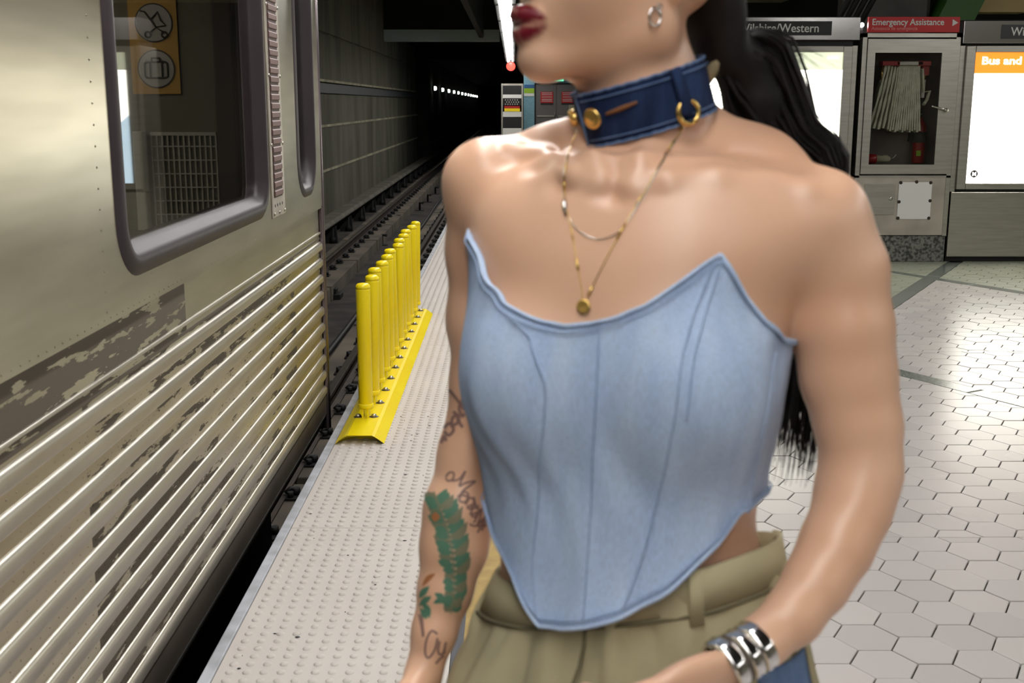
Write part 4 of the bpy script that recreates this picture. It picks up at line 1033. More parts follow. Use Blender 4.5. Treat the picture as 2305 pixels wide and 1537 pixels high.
def add_torso(G, k=0.02):
    sl = G.sub((-0.3, 0.8, sz[0] - 0.03), (0.5, 1.4, sz[-1] + 0.06)); x, y, z = G.coords(sl); zz = z.ravel()
    a = tor_a(zz)[None, None, :].astype(np.float32); b = tor_b(zz)[None, None, :].astype(np.float32); c = tor_c(zz)[None, None, :].astype(np.float32)
    u = (x - c) * LF[0] + (y - PY0) * LF[1]; v = (x - c) * FR[0] + (y - PY0) * FR[1]
    k0 = np.sqrt((u / a) ** 2 + (v / b) ** 2); k1 = np.sqrt((u / a ** 2) ** 2 + (v / b ** 2) ** 2) + 1e-6
    d = k0 * (k0 - 1) / k1
    d = np.maximum(d, np.maximum(z - sz[-1], sz[0] - z))
    G.merge(sl, d.astype(np.float32), k)
    zb = at(1400, 830, PY0)[2]; cb = tor_c(zb)
    for s, du in ((-1, -0.068), (1, 0.074)):
        c0 = A3(cb, PY0, zb + 0.004 * s) + LF * du + FR * 0.058
        G.ell(c0, (LF, FR, UP), (0.055, 0.056, 0.060), 0.05)
Gt = Grid((-0.16, 0.84, 0.78), (0.44, 1.32, 1.44), 0.005); add_torso(Gt)

G = Grid((-0.17, 0.72, 0.72), (0.47, 1.36, 1.80), 0.0031)
add_torso(G)
def chain_px(lst): 
    out = []
    for px, py, rp, Y in lst:
        p = at(px, py, Y); out.append((p, rp * mpp(p)))
    return out
# neck and trapezius
G.chain(chain_px([(1472, 356, 138, 1.135), (1448, 235, 124, 1.128), (1418, 90, 124, 1.125)]), 0.03)
G.chain(chain_px([(1562, 336, 104, 1.16), (1700, 400, 98, 1.12), (1832, 480, 86, 1.05)]), 0.03)
G.chain(chain_px([(1390, 335, 95, 1.165), (1250, 372, 80, 1.175), (1100, 398, 70, 1.165)]), 0.03)
# arms
armR = chain_px([(1090, 410, 80, 1.165), (1090, 560, 82, 1.175), (1090, 720, 80, 1.18), (1086, 860, 68, 1.185), (1056, 1020, 65, 1.18), (1032, 1150, 74, 1.165), (1022, 1230, 72, 1.155), (1002, 1330, 57, 1.14), (978, 1420, 46, 1.125), (955, 1510, 40, 1.11)])
G.chain(armR, 0.015, 0.03)
armL = chain_px([(1846, 494, 90, 1.04), (1893, 610, 98, 1.03), (1900, 740, 103, 1.025), (1910, 850, 100, 1.02), (1932, 960, 90, 1.01), (1942, 1055, 80, 1.0), (1917, 1150, 79, 0.985), (1882, 1230, 76, 0.968), (1838, 1310, 68, 0.95), (1785, 1385, 60, 0.93), (1715, 1445, 52, 0.912), (1665, 1480, 48, 0.90)])
G.chain(armL, 0.015, 0.035)
G.ell(at(1925, 1090, 1.0), (LF, FR, UP), (0.030, 0.030, 0.03), 0.02)
# ribcage to arm webs (front of the armpit)
G.chain(chain_px([(1700, 560, 60, 1.02), (1850, 500, 62, 1.02)]), 0.04)
G.chain(chain_px([(1150, 520, 56, 1.13), (1095, 430, 60, 1.155)]), 0.04)
# hands
def hand(wrist, d, s, n, curl, sc=1.0, spread=1.0):
    d = d / np.linalg.norm(d); s = s - d * (s @ d); s = s / np.linalg.norm(s); n = np.cross(d, s) * (1 if np.cross(d, s) @ n > 0 else -1)
    G.ell(wrist + d * 0.046 * sc, (d, s, n), (0.056 * sc, 0.039 * sc, 0.0165 * sc), 0.02)
    G.ell(wrist + d * 0.035 * sc + s * 0.02 * sc + n * 0.006, (d, s, n), (0.034 * sc, 0.018 * sc, 0.016 * sc), 0.012)
    for off, ln in ((0.029, 0.069), (0.0095, 0.077), (-0.0105, 0.072), (-0.029, 0.056)):
        p = wrist + d * (0.082 - abs(off) * 0.25) * sc + s * off * sc; a = 0.15; r = 0.0088 * sc
        for j, fr in enumerate((0.46, 0.30, 0.24)):
            q = p + (d * cos(a) + n * sin(a) + s * off * 2.2 * spread) * ln * fr * sc
            G.cone(p, q, r, r * 0.92, 0.004); p = q; r *= 0.92; a += curl
    p = wrist + d * 0.022 * sc + s * 0.024 * sc; q = p + (d * 0.6 + s * 0.62 + n * 0.4) * 0.040 * sc; G.cone(p, q, 0.0125 * sc, 0.0105 * sc, 0.012)
    e = q + (d * 0.85 + s * 0.2 + n * 0.4) * 0.030 * sc; G.cone(q, e, 0.0105 * sc, 0.0085 * sc, 0.004)
    G.cone(e, e + (d * 0.95 + n * 0.25) * 0.020 * sc, 0.0088 * sc, 0.0072 * sc, 0.004)
dR = armR[-1][0] - armR[-2][0]
hand(armR[-1][0] + dR * 0.12, dR, FR * 0.9 - LF * 0.1, LF, 0.35)
wL = at(1640, 1506, 0.893)
hand(wL, at(1450, 1606, 0.865) - at(1640, 1506, 0.893), A3(-0.05, 0.35, -0.8), A3(0, 0.9, 0.3), 0.42)
# head
HF = A3(-0.905, -0.425, 0); HL = A3(0.425, -0.905, 0)
Ch = at(1405, -80, 1.125)
Hp = lambda f, l, u: Ch + HF * f + HL * l + UP * u
HA = (HF, HL, UP)
G.ell(Hp(-0.015, 0, 0.035), HA, (0.098, 0.076, 0.094), 0.01)
G.ell(Hp(0.022, 0, -0.028), HA, (0.072, 0.063, 0.082), 0.02)
for s in (-1, 1):
    G.cone(Hp(0.080, s * 0.008, -0.085), Hp(0.000, s * 0.050, -0.062), 0.019, 0.018, 0.02)
    G.ell(Hp(0.055, s * 0.036, -0.022), HA, (0.028, 0.026, 0.03), 0.03)
    G.cone(Hp(0.0, s * 0.050, -0.060), Hp(0.0, s * 0.056, -0.01), 0.018, 0.018, 0.02)
G.ell(Hp(0.087, 0, -0.086), HA, (0.019, 0.022, 0.018), 0.012)
G.ell(Hp(0.079, 0, -0.052), HA, (0.021, 0.033, 0.024), 0.018)
G.cone(Hp(0.086, 0, 0.035), Hp(0.113, 0, -0.012), 0.010, 0.0125, 0.014)
for s in (-1, 1): G.ell(Hp(0.100, s * 0.012, -0.018), HA, (0.012, 0.008, 0.008), 0.006)
for s in (-1, 1):
    G.ell(Hp(0.088, s * 0.032, 0.004), HA, (0.016, 0.017, 0.012), 0.008, 's'); G.cone(Hp(0.083, s * 0.016, 0.022), Hp(0.072, s * 0.046, 0.022), 0.008, 0.008, 0.012)
    G.ell(Hp(-0.020, s * 0.079, -0.002), (HF * 0.9 - HL * s * 0.43, HL * 0.9 + HF * 0.43 * s, UP), (0.019, 0.0055, 0.031), 0.004)
    G.ell(Hp(-0.012, s * 0.083, 0.0), HA, (0.009, 0.007, 0.017), 0.004, 's')
    G.ell(Hp(-0.010, s * 0.075, -0.031), HA, (0.009, 0.0065, 0.010), 0.004)
lipU = [(Hp(0.1075 - 0.019 * (t / 0.025) ** 2, t, -0.0485 - 0.005 * (t / 0.025) ** 2), 0.0078 * (1 - 0.5 * (abs(t) / 0.025) ** 1.5)) for t in (-0.025, -0.016, -0.007, 0, 0.007, 0.016, 0.025)]
lipL = [(Hp(0.1040 - 0.016 * (t / 0.025) ** 2, t, -0.0655 + 0.009 * (t / 0.025) ** 2), 0.0082 * (1 - 0.55 * (abs(t) / 0.025) ** 1.5)) for t in (-0.025, -0.016, -0.007, 0, 0.007, 0.016, 0.025)]
G.chain(lipU, 0.005); G.chain(lipL, 0.005)
G.cone(Hp(0.112, -0.012, -0.0570), Hp(0.112, 0.014, -0.0575), 0.0030, 0.0026, 0.003, 's')
# clavicles, neck tendons and throat hollow, laid on the surface
def ridge(px_list, r, k, depth):
    pts = []
    for px, py in px_list:
        h = G.hit(px, py); n = G.normal(h, 0.01); pts.append((h - n * depth, r))
    return pts
RID = [ridge([(1345, 412), (1290, 392), (1220, 352), (1160, 338)], 0.0075, 0.014, 0.0035), ridge([(1425, 420), (1500, 402), (1620, 392), (1740, 398), (1820, 418)], 0.0075, 0.016, 0.0058)]
TEN = [ridge([(1352, 400), (1330, 350)], 0.008, 0.012, 0.004), ridge([(1418, 412), (1440, 368), (1462, 332)], 0.008, 0.015, 0.005)]
HOL = [(1383, 425, 0.016, 0.010), (1205, 372, 0.022, 0.0155), (1262, 415, 0.016, 0.0115)]
HOLP = [(G.hit(px, py), G.normal(G.hit(px, py), 0.01), r, o) for px, py, r, o in HOL]
for h_, n_, r, o in HOLP: G.ell(h_ + n_ * o, (LF, FR, UP), (r * 1.3, r, r), 0.012, 's')
for q in RID: G.chain(q, 0.014)
for q in TEN: G.chain(q, 0.014)
V, F = G.mesh()
V = relax(V, F, 6, 0.5)
body = np_mesh('body', V, F, M['skin'], person)
def seg_d(P, chain):
    best = np.full(len(P), 9.0)
    for (a, ra), (b, rb) in zip(chain[:-1], chain[1:]):
        ba = b - a; t = np.clip((P - a) @ ba / (ba @ ba), 0, 1); best = np.minimum(best, np.linalg.norm(P - a - t[:, None] * ba, axis=1) - (ra + t * (rb - ra)))
    return best
near = np.linalg.norm(V - Hp(0.1, 0, -0.057), axis=1) < 0.05
lip = np.zeros(len(V)); dl = np.minimum(seg_d(V[near], lipU), seg_d(V[near], lipL)); lip[near] = np.clip(1 - (dl - 0.0012) / 0.0015, 0, 1)
atr = body.data.attributes.new('lip', 'FLOAT', 'POINT'); atr.data.foreach_set('value', lip.astype(np.float32))

# ---- eyes, brows (above the frame)
for s in (-1, 1):
    c = Hp(0.074, s * 0.032, 0.004)
    e = MB(); n = 14
    e.lathe((c[0], c[1], c[2]), [(0.0125 * sin(w), -0.0125 * cos(w)) for w in np.linspace(0.01, pi - 0.01, 10)], 16); ey = e.build('eye', M['eye'], person)
    ic = c + HF * 0.0105; MB().lathe((ic[0], ic[1], ic[2]), [(0.006 * sin(w), -0.006 * cos(w)) for w in np.linspace(0.01, pi - 0.01, 8)], 12).build('iris', M['iris'], ey)
    MB().tube([Hp(0.094, s * 0.012, 0.026), Hp(0.090, s * 0.030, 0.032), Hp(0.074, s * 0.050, 0.028)], [0.003, 0.0035, 0.0015], 8).build('eyebrow', M['hair'], person)

# ---- hair: cap, gathered tail and loose strands
Gh = Grid((-0.1, 0.95, 1.35), (0.36, 1.36, 1.80), 0.005)
Gh.ell(Hp(-0.022, 0, 0.040), HA, (0.104, 0.084, 0.100), 0.01)
sl = tuple(slice(None) for _ in range(3)); x, y, z = Gh.coords(sl)
hn = -HF * 0.6 + UP * 0.8
cut = 0.034 - ((x - Ch[0]) * hn[0] + (y - Ch[1]) * hn[1] + (z - Ch[2]) * hn[2])
Gh.D = np.maximum(Gh.D, cut.astype(np.float32))
Gh.chain(chain_px([(1590, -60, 76, 1.16), (1606, 40, 58, 1.175), (1614, 110, 44, 1.185)]), 0.03)
Gh.chain(chain_px([(1614, 110, 44, 1.185), (1668, 140, 52, 1.20), (1705, 230, 56, 1.205), (1755, 330, 36, 1.205)]), 0.02)
Vh, Fh = Gh.mesh(); Vh = relax(Vh, Fh, 4)
hair = np_mesh('hair', Vh, Fh, M['hair'], person)
upper = [(1600, 50), (1690, 62), (1762, 112), (1794, 190), (1826, 280), (1876, 322), (1896, 368), (1890, 480), (1876, 650), (1858, 830), (1850, 990), (1835, 1110)]
lower = [(1600, 180), (1622, 250), (1650, 285), (1690, 330), (1745, 365), (1790, 400), (1800, 480), (1795, 570), (1785, 680), (1766, 840), (1738, 980), (1722, 1090)]
depthY = [1.185, 1.2, 1.205, 1.205, 1.205, 1.205, 1.205, 1.205, 1.21, 1.21, 1.205, 1.20]
hs_ = MB()
for i in range(760):
    s = random.random(); end = random.triangular(8.3, 11, 10.4) if i % 6 else random.uniform(4.5, 7)
    if i % 10 == 0: s = random.uniform(-0.12, 0.05)
    ph = random.uniform(0, 6.28); ph2 = random.uniform(0, 6.28); r0 = random.choice([0.0007, 0.001, 0.0014, 0.0019]); dY = random.gauss(0, 0.011); amp = random.uniform(2, 9)
    pts = []; rr = []; nn = 26
    for j in range(nn + 1):
        t = end * j / nn; k = min(int(t), 10); f = t - k
        f2 = f * f * (3 - 2 * f) * 0.3 + f * 0.7
        a = (upper[k][0] + (upper[k + 1][0] - upper[k][0]) * f2, upper[k][1] + (upper[k + 1][1] - upper[k][1]) * f2)
        b = (lower[k][0] + (lower[k + 1][0] - lower[k][0]) * f2, lower[k][1] + (lower[k + 1][1] - lower[k][1]) * f2)
        gs = min(1, 0.25 + t * 0.5); ss = 0.5 + (s - 0.5) * gs
        px = a[0] + (b[0] - a[0]) * ss + amp * sin(t * 1.1 + ph); py = a[1] + (b[1] - a[1]) * ss + amp * cos(t * 0.9 + ph2)
        Y = depthY[k] + (depthY[k + 1] - depthY[k]) * f + dY * gs
        pts.append(at(px, py, Y)); rr.append(r0 * (1 - 0.9 * (j / nn) ** 4))
    hs_.tube(pts, rr, 5)
pony = hs_.build('ponytail', M['hair'], person, fix=False)
# flyaway wisps at the nape and crown of the tail
fw = MB()
for i in range(26):
    x0 = random.uniform(1640, 1780); y0 = 60 + max(0, (x0 - 1690)) * 0.6 + random.uniform(0, 30); a = random.uniform(-0.9, 0.6); ln = random.uniform(40, 130)
    pts = [at(x0 + ln * t * cos(a) + 20 * t * t, y0 + ln * t * sin(a) + 55 * t * t, 1.2) for t in np.linspace(0, 1, 8)]
    fw.tube(pts, [0.0004 * (1 - t * 0.7) for t in np.linspace(0, 1, 8)], 4)
fw.build('flyaway_hair', M['hair'], person, fix=False)
tie = chain_px([(1606, 128, 40, 1.188)])[0]
MB().tube([tie[0] + A3(0.012 * sin(w) * 0.5, 0.02 * cos(w), 0.022 * sin(w)) for w in np.linspace(0, 2 * pi, 18)[:-1]], 0.006, 8, closed=True).build('hair_tie', M['khaki'], person)

# ---- corset
def th_of(p):
    c = A3(tor_c(p[2]), PY0, p[2]); r = p - c; return math.atan2(r @ LF, r @ FR)
top_px = [(1058, 516), (1066, 545), (1082, 590), (1105, 638), (1135, 676), (1175, 704), (1225, 724), (1275, 732), (1330, 728), (1390, 713), (1450, 688), (1505, 652), (1560, 612), (1618, 572), (1648, 618), (1680, 668), (1718, 722), (1764, 764)]
hem_px = [(1116, 1255), (1126, 1272), (1150, 1305), (1178, 1350), (1215, 1408), (1270, 1412), (1330, 1404), (1400, 1384), (1480, 1342), (1560, 1290), (1640, 1222), (1690, 1160)]
OFF = 0.005
def curve(pxs, lv=OFF):
    out = []
    for px, py in pxs:
        h = Gt.hit(px, py, lv); out.append((th_of(h), h[2]))
    out.sort(); return out
tc_ = curve(top_px); hc_ = curve(hem_px, 0.024)
def wrap_curve(c, zback, zl=None):
    th = [q[0] for q in c]; z = [q[1] for q in c]
    a = th[-1] + 0.35; b = th[0] + 2 * pi - 0.35
    mid = (a + b) / 2
    return th + [a, mid, b, th[0] + 2 * pi], z + [(z[-1] + zback) / 2, zback, zl if zl else (z[0] + zback) / 2, z[0]]
zb_top = at(1774, 780, PY0)[2]; zb_hem = hc_[-1][1] + 0.002
tT, tZ = wrap_curve(tc_, zb_top, zb_top + 0.01); hT, hZ = wrap_curve(hc_, zb_hem)
tip_th = [tc_[i][0] for i in range(len(tc_))]
TH = np.array(sorted(set([round(v, 5) for v in np.linspace(tT[0], tT[0] + 2 * pi, 261)[:-1]] + [round(v, 5) for v in tip_th])))
ztop = np.interp(TH, tT, tZ); zhem = np.interp(TH, np.array(hT), hZ, period=2 * pi) if False else np.interp((TH - hT[0]) % (2 * pi) + hT[0], hT, hZ)
NT = 56
def surf_pt(th, z, off):
    th = np.asarray(th); z = np.asarray(z); c = np.stack([tor_c(z), np.full_like(z, PY0), z], -1)
    d = np.cos(th)[..., None] * FR + np.sin(th)[..., None] * LF
    R = np.linspace(0.03, 0.24, 85); best = np.full(th.shape, 0.2); found = np.zeros(th.shape, bool); prev = Gt.sample(c + d * R[0]) - off
    for i in range(1, len(R)):
        v = Gt.sample(c + d * R[i]) - off; cr = (~found) & (prev < 0) & (v >= 0)
        best = np.where(cr, R[i - 1] + (R[i] - R[i - 1]) * prev / np.where(cr, prev - v, 1), best); found |= cr; prev = v
    return c + d * best[..., None]
tt_ = np.linspace(0, 1, NT)
TT, TTH = np.meshgrid(tt_, TH, indexing='ij'); ZZ = ztop[None, :] + (zhem - ztop)[None, :] * TT
fw_ = np.clip(np.cos(TTH), 0, 1)
OFFG = OFF + 0.024 * TT ** 3 * fw_ ** 1.6 + 0.0012 * np.sin(TTH * 23 + 5 * TT) * np.exp(-((TT - 0.05) / 0.12) ** 2) + 0.0014 * np.sin(TTH * 11 + 2) * TT ** 2
# gentle vertical drag folds
OFFG = OFFG + 0.0008 * np.sin(TTH * 17 + 3 * np.sin(6 * TT))
CP = surf_pt(TTH, ZZ, OFFG); nth = len(TH)
idxg = np.arange(NT * nth).reshape(NT, nth)
Fq = np.stack([idxg[:-1, :], np.roll(idxg, -1, 1)[:-1, :], np.roll(idxg, -1, 1)[1:, :], idxg[1:, :]], -1).reshape(-1, 4)
corset = np_mesh('corset_top', CP.reshape(-1, 3), Fq, M['denim'], person)
md = corset.modifiers.new('cloth', 'SOLIDIFY'); md.thickness = 0.0032; md.offset = 1
tag(corset, 'strapless pale blue denim corset with two pointed peaks')
def row_line(t, off, r, name, m_):
    z = ztop + (zhem - ztop) * t; o = np.interp(t, tt_, np.arange(NT)); o0 = OFFG[int(o)] + off
    P = surf_pt(TH, z, o0); MB().tube([tuple(q) for q in P], r, 6, closed=True).build(name, m_, corset, fix=False)
hem_t = 0.972
row_line(0.975, 0.0034, 0.0009, 'hem_stitch', M['denim_seam']); row_line(0.018, 0.0034, 0.0008, 'neckline_stitch', M['denim_seam'])
row_line(1.0, 0.0016, 0.0020, 'hem_edge', M['denim_edge']); row_line(0.0, 0.0016, 0.0020, 'neckline_edge', M['denim_edge'])
def seam_line(pxs, off=0.0036, r=0.0008, m_='denim_seam'):
    pts = []
    q = []
    for (a, b) in zip(pxs[:-1], pxs[1:]):
        for t in np.linspace(0, 1, 12, endpoint=False): q.append((a[0] + (b[0] - a[0]) * t, a[1] + (b[1] - a[1]) * t))
    q.append(pxs[-1])
    th = []; z = []
    for px, py in q:
        h = Gt.hit(px, py, OFF); th.append(th_of(h)); z.append(h[2])
    th = np.array(th); z = np.array(z)
    zt = np.interp((th - tT[0]) % (2 * pi) + tT[0], tT, tZ); zh = np.interp((th - hT[0]) % (2 * pi) + hT[0], hT, hZ)
    t = np.clip((z - zt) / (zh - zt), 0, 1)
    o = OFF + 0.024 * t ** 3 * np.clip(np.cos(th), 0, 1) ** 1.6 + 0.0014 * np.sin(th * 11 + 2) * t ** 2 + 0.0008 * np.sin(th * 17 + 3 * np.sin(6 * t)) + off
    P = surf_pt(th, z, o); MB().tube([tuple(v) for v in P], r, 6).build('seam', M[m_], corset, fix=False)
seam_line([(1352, 732), (1346, 824), (1338, 1000), (1334, 1198), (1337, 1372)])
seam_line([(1150, 700), (1200, 760), (1232, 862), (1224, 1068), (1225, 1250), (1246, 1370)])
seam_line([(1600, 590), (1556, 700), (1531, 800), (1514, 944), (1450, 1198), (1406, 1345)])
seam_line([(1612, 600), (1580, 700), (1556, 800), (1540, 944)], r=0.0007)
seam_line([(1740, 790), (1722, 900), (1690, 1040), (1664, 1150)])

# ---- trousers
PL = [(1200, 1148, 1738, 0.102), (1250, 1136, 1748, 0.104), (1300, 1124, 1757, 0.107), (1360, 1098, 1768, 0.113), (1450, 1056, 1786, 0.128), (1537, 1010, 1812, 0.144), (1650, 985, 1840, 0.148), (1800, 975, 1850, 0.148)]
pz, pa, pb, pc = [], [], [], []
for y, xl, xr, b in PL:
    p = at((xl + xr) / 2, y, PY0); w = (xr - xl) / 2 * mpp(p); a = math.sqrt(max(w * w - (b * sin(PSI)) ** 2, 1e-4)) / cos(PSI)
    pz.append(p[2]); pa.append(a); pb.append(b); pc.append(p[0])
pz = np.array(pz)[::-1]; pa = np.array(pa)[::-1]; pb = np.array(pb)[::-1]; pc = np.array(pc)[::-1]
def pant_pt(th, z, off=0.0):
    z = np.asarray(z, float); a = smooth_interp(z, pz, pa) + off; b = smooth_interp(z, pz, pb) + off; c = smooth_interp(z, pz, pc)
    R = 1 / np.sqrt((np.sin(th) / a) ** 2 + (np.cos(th) / b) ** 2)
    return np.stack([c, np.full_like(c, PY0), z], -1) + R[..., None] * (np.cos(th)[..., None] * FR + np.sin(th)[..., None] * LF)
def zrow(th, px, py): return at(px, py, PY0 + FR[1] * cos(th) * 0.125 + LF[1] * sin(th) * 0.14)[2]
wz = {t_: zrow(t_, a_, b_) for t_, a_, b_ in ((pi / 2, 1742, 1210), (1.1, 1690, 1250), (0.8, 1610, 1292), (0.3, 1450, 1325), (-0.5, 1250, 1330), (-pi / 2, 1135, 1285), (pi, 1400, 1215), (-pi, 1400, 1215))}
wk = sorted(wz); PTH = np.linspace(-pi, pi, 241)[:-1]; zw = np.interp(PTH, wk, [wz[k] for k in wk])
zw = np.array([np.mean([zw[(i + j) % 240] for j in range(-8, 9)]) for i in range(240)])
PT = np.linspace(0, 1, 60); T2, H2 = np.meshgrid(PT, PTH, indexing='ij'); Z2 = zw[None, :] + (pz[0] + 0.002 - zw[None, :]) * T2
fold_ = np.zeros_like(T2)
for i in range(T2.shape[0]):
    for j in range(T2.shape[1]):
        th = H2[i, j]; z = Z2[i, j]; q = Vector((sin(th) * 2.2, cos(th) * 2.2, z * 4.0 + 0.8 * sin(th)))
        fold_[i, j] = 0.006 - 0.022 * abs(mnoise.noise(Vector((sin(th) * 3.0 + z * 2.5, cos(th) * 3.0 + z * 1.2, z * 5.5)))) + 0.010 * mnoise.noise(q * 1.7) + 0.0045 * mnoise.noise(Vector((q.x * 3.2 + q.z * 1.5, q.y * 3.2, q.z * 1.3)))
d1 = np.sin(10 * H2 + 26 * (Z2 - 1.0)) * np.exp(-((H2 + 0.95) / 0.7) ** 2) * 0.003 + np.sin(7 * H2 - 30 * (Z2 - 1.0)) * np.exp(-((H2 - 0.9) / 0.6) ** 2) * 0.002
ramp_ = np.clip((T2 - 0.02) / 0.18, 0, 1)
fold_ = np.maximum((fold_ + d1) * ramp_, -0.0035)
PP = pant_pt(H2, Z2, fold_)
idxg = np.arange(PP.shape[0] * 240).reshape(PP.shape[0], 240)
Fp = np.stack([idxg[:-1, :], np.roll(idxg, -1, 1)[:-1, :], np.roll(idxg, -1, 1)[1:, :], idxg[1:, :]], -1).reshape(-1, 4)
mbp = MB().add(PP.reshape(-1, 3).tolist(), Fp.tolist(), True)
hipz = pz[0] + 0.03
def leg(pts):
    n = 28; vs = []
    for (x, y, z, rx, ry) in pts: vs += [(x + rx * cos(2 * pi * k / n), y + ry * sin(2 * pi * k / n), z) for k in range(n)]
    mbp.add(vs, [(i * n + k, i * n + (k + 1) % n, (i + 1) * n + (k + 1) % n, (i + 1) * n + k) for i in range(len(pts) - 1) for k in range(n)], True)
leg([(0.02, 1.09, hipz + 0.05, 0.085, 0.12), (0.015, 1.07, 0.70, 0.095, 0.115), (0.0, 1.03, 0.5, 0.088, 0.10), (-0.02, 0.99, 0.3, 0.085, 0.095), (-0.03, 0.98, 0.075, 0.088, 0.10)])
leg([(0.20, 1.08, hipz + 0.05, 0.085, 0.12), (0.205, 1.10, 0.70, 0.095, 0.115), (0.21, 1.15, 0.5, 0.088, 0.10), (0.22, 1.23, 0.3, 0.085, 0.095), (0.22, 1.28, 0.075, 0.088, 0.10)])
tro = mbp.build('trousers', M['khaki'], person, fix=False)
md = tro.modifiers.new('cloth', 'SOLIDIFY'); md.thickness = 0.003; md.offset = -1
# waistband, loops, fly, side stripe
def band(z_up, z_dn, off, name, m_, th0=None, th1=None, n=240):
    th = PTH if th0 is None else np.linspace(th0, th1, n)
    zt = np.interp(th, PTH, zw) + z_up; zd = np.interp(th, PTH, zw) + z_dn
    A = pant_pt(th, zt, off); B = pant_pt(th, zd, off + 0.001); A2 = pant_pt(th, zt, off - 0.004); B2 = pant_pt(th, zd, off - 0.004); m = len(th)
    vs = np.concatenate([A, B, A2, B2]).tolist(); cl_ = th0 is None; fs = []
    for i in range(m if cl_ else m - 1):
        j = (i + 1) % m; fs += [(i, j, m + j, m + i), (2 * m + j, 2 * m + i, 3 * m + i, 3 * m + j), (i, 2 * m + i, 2 * m + j, j), (m + i, m + j, 3 * m + j, 3 * m + i)]
    if not cl_: fs += [(0, m, 3 * m, 2 * m), (m - 1, 3 * m - 1, 4 * m - 1, 2 * m - 1)]
    return MB().add(vs, fs, True).build(name, m_, tro)
band(0.002, -0.038, 0.0035, 'waistband', M['khaki'])
for th in (0.66, 1.9, -1.9): band(0.004, -0.046, 0.0075, 'belt_loop', M['khaki'], th - 0.05, th + 0.05, 8)
band(-0.036, -0.039, 0.0055, 'waist_seam', M['khaki_dark'])
def pant_strip(th0, th1, name, m_, off=0.003, za=None):
    zs = np.linspace(za or 0.93, pz[0] + 0.004, 30); th = np.linspace(th0, th1, 6); A_, B_ = np.meshgrid(zs, th, indexing='ij')
    base = np.array([[np.interp(0, [0], [0])]])
    P = pant_pt(B_, A_, off + 0.006); ii = np.arange(P.shape[0] * 6).reshape(P.shape[0], 6)
    f = np.stack([ii[:-1, :-1], ii[:-1, 1:], ii[1:, 1:], ii[1:, :-1]], -1).reshape(-1, 4); o = np_mesh(name, P.reshape(-1, 3), f, m_, tro)
    s_ = o.modifiers.new('cloth', 'SOLIDIFY'); s_.thickness = 0.003; return o
pant_strip(1.05, 1.50, 'denim_side_panel', M['denim_mid'], 0.002, 0.945); pant_strip(1.50, 1.62, 'tan_stripe', M['khaki'], 0.004, 0.96)
fly = [tuple(pant_pt(np.array([-0.18 + 0.02 * sin(i)]), np.array([z]), 0.012)[0]) for i, z in enumerate(np.linspace(0.985, pz[0] + 0.01, 14))]
MB().tube(fly, 0.0016, 6).build('fly_seam', M['khaki_dark'], tro)
# shoes
for x, y, rz in ((-0.03, 0.94, -0.25), (0.22, 1.24, -0.1)):
    mb = MB(); n = 20; prof_ = [(0.0, 1.0), (0.02, 1.0), (0.03, 0.97), (0.055, 0.86), (0.075, 0.6)]; vs = []
    for z, sc in prof_:
        for k in range(n):
            w = 2 * pi * k / n; lx = 0.046 * sc * cos(w); ly = 0.13 * sin(w) * (sc if sin(w) < 0 else 0.6 + 0.4 * sc); 
            vs.append((x + lx * cos(rz) - ly * sin(rz), y + lx * sin(rz) + ly * cos(rz), z + 0.001))
    mb.add(vs, [(i * n + k, i * n + (k + 1) % n, (i + 1) * n + (k + 1) % n, (i + 1) * n + k) for i in range(4) for k in range(n)], True)
    mb.add(vs[:n], [tuple(range(n))[::-1]]); mb.add(vs[-n:], [tuple(range(n))]); mb.build('shoe', M['shoe'], person)

# ---- choker
NC = at(1446, 228, 1.128); na = at(1412, 100, 1.126) - at(1474, 340, 1.132); na = na / np.linalg.norm(na)
ncam = A3(0, 0, CAMZ) - NC; ncam = ncam - na * (ncam @ na); ncam /= np.linalg.norm(ncam); nright = np.cross(na, ncam)
if nright[0] < 0: nright = -nright
def ck(phi, h, r): return NC + (ncam * cos(phi) + nright * sin(phi)) * r + na * h
PH0, PH1 = radians(-60), radians(312); m = 160; HH = 0.0245
vs = []
for i in range(m + 1):
    t = i / m; ph = PH0 + (PH1 - PH0) * t; r = 0.0655 - 0.0045 * t; sl_ = 0.004 * sin(ph) * 0
    for h, dr in ((-HH, 0), (-HH, 0.0032), (-HH + 0.004, 0.0040), (0, 0.0036), (HH - 0.004, 0.0040), (HH, 0.0032), (HH, 0)): vs.append(ck(ph, h + 0.0006 * sin(i * 1.7), r - 0.0012 + dr * 0.9))
fs = [(i * 7 + k, i * 7 + (k + 1) % 7, (i + 1) * 7 + (k + 1) % 7, (i + 1) * 7 + k) for i in range(m) for k in range(7)] + [tuple(range(7)), tuple(range(m * 7, m * 7 + 7))]
chk = MB().add(vs, fs, True).build('choker', M['denim_dark'], person); tag(chk, 'dark blue denim waistband choker with gold button')
for h in (-HH, HH): MB().tube([ck(PH0 + (PH1 - PH0) * i / 100, h + 0.0005 * sin(i * 2.3), 0.0680 - 0.0045 * i / 100) for i in range(100)], 0.0013, 5).build('frayed_edge', M['denim_mid'], chk)
MB().tube([ck(PH0, -HH + 2 * HH * i / 10, 0.0675) for i in range(11)], 0.0016, 6).build('tab_edge', M['denim_mid'], chk)
for h in (-HH + 0.006, HH - 0.006): MB().tube([ck(PH0 + 0.1 + 2.6 * i / 60, h, 0.0687 - 0.0008 * i / 60) for i in range(60)], 0.0006, 5).build('stitch_line', M['denim_mid'], chk)
